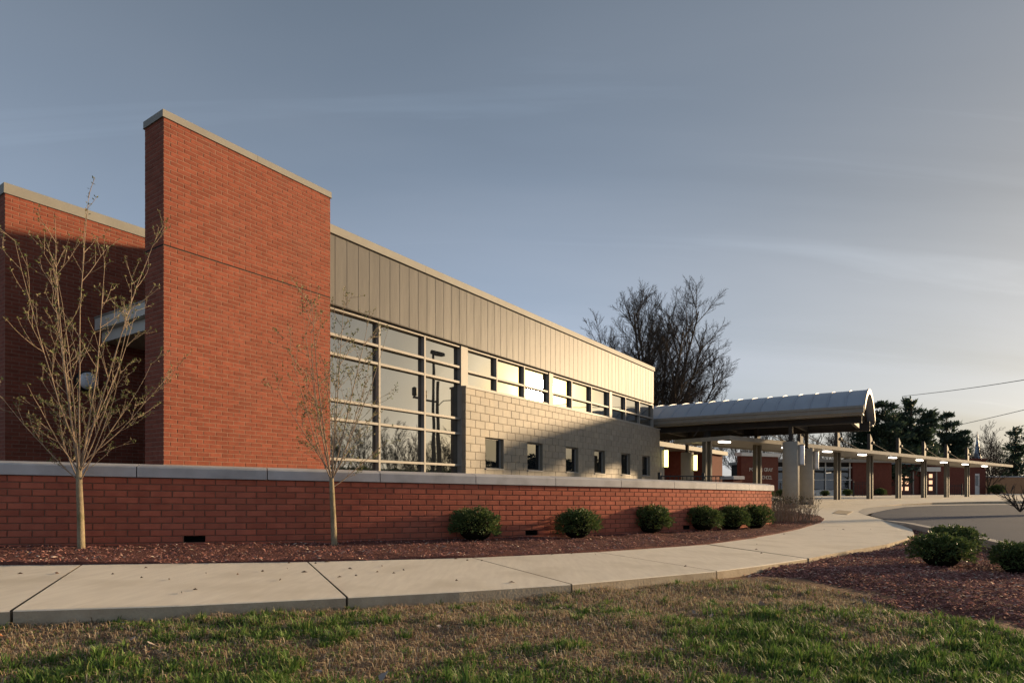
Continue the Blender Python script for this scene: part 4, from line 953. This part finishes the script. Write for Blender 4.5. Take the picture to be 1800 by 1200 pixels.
PC = pine_meshes(9, 8.0, 2.6, 3600, .05, 1); g = at(1785, 858, 74); put_tree('conifer_tree', PC, (g.x, g.y, -.1), 'loose grey green conifer at the far right edge', rz=1)
g = at(1738, 858, 62); put_tree('bare_tree', T3_, (g.x, g.y, -.1), 'low spreading tree in front of the tan wall beyond the walkway', group='bare trees behind the school', rz=2.2, sc=(.75, .75, .62))

# ------------------------------------------------------------------ low school buildings behind the walkway
def brick_box(parent, name, mat, x0, x1, y0, y1, z0, z1):
    mb = MB(); mb.box(x0, x1, y0, y1, z0, z1); return mb.build(name, mat, parent)
def bricks_front(parent, x0, x1, z0, z1, y, L=.2032, H=.0677): pass
# entry wing with the school's name, parallel to the main facade
ew = at(1165, 858, 36.0); er = BROT+R(-2)
entry = empty('entry_wing', (ew.x, ew.y, 0), er, label='low brick entry wing with glazed doors and metal school lettering', cat='building')
brick_box(entry, 'wall', M['brick_shaded'], 7.6, 11.2, .0, 8, 0, 3.15)
brick_box(entry, 'rear_wall', M['bronze'], -6, 7.59, 3.0, 8, 0, 3.1)
brick_box(entry, 'roof', M['post'], -6, 11.35, -.35, 8.2, 3.151, 3.42)
for k, x in enumerate((-.5, 4.1)): brick_box(entry, 'brick_pier', M['brick_shaded'], x, x+.9, .4, 2.9, 0, 3.149)
for k, x in enumerate((.6, 1.9, 3.0, 5.2, 6.3)):
    f_ = brick_box(entry, 'door', M['alu'], x, x+1.0, 2.9, 2.96, 0, 2.5); brick_box(entry, 'door_glass', M['glass_dark'], x+.08, x+.92, 2.87, 2.895, .15, 2.4).parent = f_
brick_box(entry, 'notice', M['white'], 5.05, 5.6, 2.80, 2.86, 1.45, 1.95)
# lettered brick wall turned towards the drive
lwp = at(1303, 858, 43.5); lwe = at(1368, 858, 45.0); lr = math.atan2(lwe.y-lwp.y, lwe.x-lwp.x); LW = (lwe.xy-lwp.xy).length
lett = empty('lettered_wall', (lwp.x, lwp.y, 0), lr, label='brick wall carrying the raised school name letters behind the walkway', cat='wall')
brick_box(lett, 'wall', M['brick_shaded'], 0, LW, 0, .4, 0, 3.05); brick_box(lett, 'coping', M['white'], -.1, LW+.1, -.12, .5, 3.051, 3.30)
def letters(text, x, z, size, parent, gap=1.0):
    for ch in text:
        if ch != ' ':
            cu_ = bpy.data.curves.new('letter', 'FONT'); cu_.body = ch; cu_.size = size; cu_.extrude = .02; tmp = bpy.data.objects.new('tmp', cu_); C.objects.link(tmp)
            bpy.context.view_layer.update(); me = bpy.data.meshes.new_from_object(tmp.evaluated_get(bpy.context.evaluated_depsgraph_get())); bpy.data.objects.remove(tmp); me.materials.clear(); me.materials.append(M['steel_letter'])
            link('letter', me, parent, (x, -.03, z), (R(90), 0, 0))
        x += size*.70*gap if ch != ' ' else size*.35
letters('POTTER GRAY', LW*.20, 1.98, .37, lett, .83); letters('SCHOOL', LW*.47, 1.42, .37, lett, .83)
# glazed classroom wing
cw0 = at(1432, 858, 52.0); cwg = empty('classroom_wing', (cw0.x, cw0.y, 0), R(6), label='low wing with tall gridded windows and brick end behind walkway posts', cat='building')
brick_box(cwg, 'wall', M['brick_shaded'], 3.45, 7.0, 0, 7, 0, 2.95); brick_box(cwg, 'window_wall', M['dark'], -4, 3.44, .25, 7, 0, 2.95); brick_box(cwg, 'roof', M['taupe'], -4.2, 7.3, -.5, 7.3, 2.951, 3.2); brick_box(cwg, 'spandrel', M['white'], -4, 3.44, .1, .24, 0, .55)
for i in range(7): brick_box(cwg, 'mullion', M['white'], -3.4+i*1.1, -3.33+i*1.1, .06, .16, .55, 2.95)
for z in (.56, 1.45, 2.5): brick_box(cwg, 'transom', M['white'], -4, 3.44, .085, .15, z, z+.06)
for i in range(6):
    for z0, z1 in ((.63, 1.44), (1.52, 2.49)): brick_box(cwg, 'pane', M['glass_dark'], -3.32+i*1.1, -2.31+i*1.1, .17, .2, z0, z1)
# hall with the two panelled red doors
hp = at(1568, 858, 57.0); hall = empty('brick_hall', (hp.x, hp.y, 0), R(8), label='brick hall with panelled dark red double doors beyond the walkway', cat='building')
brick_box(hall, 'wall', M['brick_shaded'], -.5, 9.3, .6, 8, 0, 3.0); brick_box(hall, 'roof', M['roofing'], -.8, 4.6, .2, 8.2, 3.001, 3.35); brick_box(hall, 'portal', M['white'], 3.05, 5.2, .15, .58, 2.35, 2.75)
for x in (.85, 3.35):
    d = brick_box(hall, 'double_door', M['door'], x, x+1.5, .45, .58, .1, 2.33)
    for i in range(2):
        for z in (.55, 1.15, 1.75): brick_box(hall, 'door_pane', M['window_lit'], x+.26+i*.62, x+.60+i*.62, .42, .448, z, z+.36).parent = d
for x in (2.5, 4.95): brick_box(hall, 'door_post', M['taupe'], x, x+.12, .4, .56, .1, 2.34)
tall = empty('brick_block', (at(1661, 858, 60.0).x, 60.0, 0), R(8), label='taller plain brick block with white side door right of the red doors', cat='building')
brick_box(tall, 'wall', M['brick_shaded'], 0, 4.5, 0, 8, 0, 3.55); brick_box(tall, 'coping', M['brick_shaded'], -.08, 4.58, -.08, 8.1, 3.551, 3.7)
d = brick_box(tall, 'side_door', M['white'], 2.75, 3.75, -.06, -.004, .1, 2.2)
for i in range(2): brick_box(tall, 'door_pane', M['glass_dark'], 2.9+i*.42, 3.2+i*.42, -.085, -.062, 1.0, 2.0).parent = d
mb = MB(); mb.tube([(.4, -.08, 0), (.4, -.08, 3.5)], .05, 6); mb.build('downpipe', M['taupe'], tall)
tan_ = empty('tan_wall', (at(1722, 858, 68).x, 68, 0), R(4), label='sunlit tan brick wall seen under the spreading tree at far right', cat='wall')
brick_box(tan_, 'wall', M['sun_tinted_wall'], 0, 6.5, 0, .4, 0, 2.0); brick_box(tan_, 'coping', M['cap'], -.05, 6.55, -.05, .45, 2.001, 2.1)
# planting and railing in front of the wings
rg = random.Random(77)
for i, (px, Y, w, lab) in enumerate(((1375, 40, .7, 'low plant at the foot of the lettered brick wall'), (1352, 41, .6, 'small plant left of the near pier foot below the letters'), (1450, 48, .6, 'low plant under the gridded windows beside the pier'), (1490, 49, .7, 'low plant under the gridded windows by the third post'), (1548, 52, .8, 'low plant in the shade of the pines'), (1752, 60, 1.2, 'rounded shrub in front of the tan wall'))):
    g = at(px, 858, Y); o = empty('low_shrub', (g.x, g.y, gz(g.x, g.y)-.05), i, label=lab, cat='shrub', group='low shrubs by the school wings'); o.scale = (w, w, w*.85); link('foliage', SH[i % 5], o); link('dark_core', CO[i % 2], o)
def railing(name, a, b, ztop, label, step=.13, zb=0):
    L = (b.xy-a.xy).length; o = empty(name, (a.x, a.y, zb), math.atan2(b.y-a.y, b.x-a.x), label=label, cat='fence'); h = ztop-zb
    for z in (h-.04, h-.16, .12):
        mb = MB(); mb.box(0, L, -.018, .018, z-.015, z+.015); mb.build('rail', M['black'], o)
    mb = MB(); mb.box(-.008, .008, -.008, .008, 0, h-.045); pk = mb.mesh('picket', M['black'])
    for i in range(int(L/step)): link('picket', pk, o, (i*step+step/2, 0, 0))
    mb = MB(); mb.bbox(-.035, .035, -.035, .035, 0, h+.06, .01); ps = mb.mesh('fence_post', M['black'])
    for i in range(int(L/1.35)+1): link('fence_post', ps, o, (min(i*1.35, L), 0, 0))
    return o
railing('metal_fence', Vector((4.05, 16.9, 0)), Vector((6.0, 17.4, 0)), 1.13, 'black metal picket fence behind the stone capped brick wall')
railing('ramp_railing', at(1500, 858, 47), at(1523, 858, 47), 1.25, 'dark railing in front of the brick end of the classroom wing', .2, .1)
railing('ramp_railing', at(1664, 858, 54), at(1702, 858, 54), 1.1, 'dark railing in front of the taller brick block', .2, .1)
pp = at(1287, 858, 18.5); pier = empty('brick_pier', (pp.x, pp.y, 0), R(30), label='short brick pier with white stone cap behind the fence', cat='pier')
brick_box(pier, 'shaft', M['brick_shaded'], -.2, .2, -.2, .2, 0, 1.02); mb = MB(); mb.bbox(-.26, .26, -.26, .26, 1.021, 1.12, .02); mb.build('cap', M['cap'], pier)

# church spire and overhead lines
g = at(1718, 858, 160); sp = empty('church_spire', (g.x, g.y, 0), R(20), label='slim pale blue church spire in the far distance', cat='spire')
k = 160/F; mb = MB(); oz = E
def oct_(r, z): return [(r*math.cos(math.pi/4*j), r*math.sin(math.pi/4*j), z) for j in range(8)]
mb.rings([oct_(6.4*k, oz+(858-808)*k), oct_(5.0*k, oz+(858-800)*k), oct_(2.6*k, oz+(858-782)*k), oct_(.10, oz+(858-762)*k)]); mb.build('spire', M['slate'], sp)
mb = MB(); mb.box(-1.0, 1.0, -1.0, 1.0, 0, oz+(858-808)*k-.02); mb.build('tower', M['white'], sp); mb = MB(); mb.tube([(0, 0, oz+(858-766)*k), (0, 0, oz+(858-758)*k)], .05, 5); mb.build('finial', M['bronze'], sp)
for (a, b, ya, yb, lab) in (((1588, 696, 90), (2150, 604, 38), 0, 0, 'upper overhead cable crossing the sky at the right'), ((1560, 772, 110), (2150, 632, 45), 0, 0, 'lower overhead cable crossing the sky at the right')):
    A_, B_ = at(*a), at(*b); mb = MB(); mb.tube([A_.lerp(B_, i/14)-Vector((0, 0, 1.0*math.sin(math.pi*i/14)*.35)) for i in range(15)], .035, 5)
    link('overhead_cable', mb.mesh('overhead_cable', M['wire']), label=lab, cat='cable', group='overhead cables')

# ------------------------------------------------------------------ what the big windows mirror: street side to the right of the lawn
VGm = VG
def mirrored(px, Yv):                            # where a thing stands whose mirror image shows at that place in the glass
    X = (px-CX)/F*Yv; u = X*U2.x+Yv*U2.y; v = X*V2.x+Yv*V2.y; return uvw(u, 2*VGm-v)
for i, (px, Yv, ms, sc) in enumerate(((600, 80, T2, 1.05), (640, 84, T3_, 1.15), (690, 80, T2, 1.0), (725, 86, T3_, 1.1), (795, 82, T3_, 1.0), (560, 82, T2, 1.0), (765, 90, T2, .95))):
    w = mirrored(px, Yv); put_tree('bare_tree', ms, (w.x, w.y, -.1), ('leftmost bare tree', 'second bare tree from the left', 'third bare tree from the left', 'fourth bare tree from the left', 'rightmost bare tree', 'bare tree hidden furthest left', 'bare tree behind the utility pole')[i]+' mirrored in the big window grid', group='bare trees across the street', rz=i*1.3, sc=sc)
for i, px in enumerate((600, 650, 700, 760, 800)):
    w = mirrored(px, 76); o = empty('street_hedge', (w.x, w.y, 0), i, label=('leftmost', 'second', 'third', 'fourth', 'rightmost')[i]+' dark hedge mirrored low in the big window grid', cat='hedge', group='hedges across the street'); o.scale = (8, 8, 3.2); link('foliage', SH[i % 5], o); link('dark_core', CO[i % 2], o)
for i, (px, Yv) in enumerate(((840, 112), (885, 118), (930, 110), (985, 120), (1040, 113), (1095, 118), (1150, 112))):
    w = mirrored(px, Yv); put_tree('pine_tree', PB, (w.x, w.y, -.1), ('first', 'second', 'third', 'fourth', 'fifth', 'sixth', 'seventh')[i]+' dark street tree from the left mirrored in the small block wall windows', group='dark trees far across the street', rz=i*1.1, sc=(1.35, 1.35, .82))
w = mirrored(762, 40); sl_ = empty('street_lamp', (w.x, w.y, 0), BROT, label='tall street lamp with flat head mirrored in the right window bay', cat='street lamp')
mb = MB(); mb.tube([(0, 0, 0), (0, 0, 9.7)], [.13, .09], 10); mb.build('pole', M['bronze'], sl_); mb = MB(); mb.rings([[(x, y*s_, 9.62+z) for x, y in ((-.2, -.12), (.5, -.2), (.95, -.12), (.95, .12), (.5, .2), (-.2, .12))] for s_, z in ((1, 0), (.9, .14), (.5, .2))]); mb.build('head', M['bronze'], sl_)
w = mirrored(771, 44); up = empty('utility_pole', (w.x, w.y, 0), BROT, label='wooden utility pole with lamp arm mirrored in the right window bay', cat='utility pole')
mb = MB(); mb.tube([(0, 0, 0), (0, 0, 8.4)], [.19, .13], 10); mb.build('pole', M['wood'], up); mb = MB(); mb.tube([(0, 0, 6.6), (.8, 0, 7.15), (1.8, 0, 7.3)], .035, 6); mb.build('lamp_arm', M['bronze'], up); mb = MB(); mb.bbox(1.7, 2.3, -.13, .13, 7.2, 7.38, .04); mb.build('lamp_head', M['bronze'], up)
mb = MB(); mb.box(-2.6, 0, -.06, .06, 6.9, 7.02); mb.build('cross_arm', M['wood'], up)
for x in (-2.5, -1.5): mb = MB(); mb.lathe([(.05, 7.03), (.16, 7.1), (.16, 7.55), (.06, 7.62)], 10, (x, 0, 0)); mb.build('insulator', M['bronze'], up)
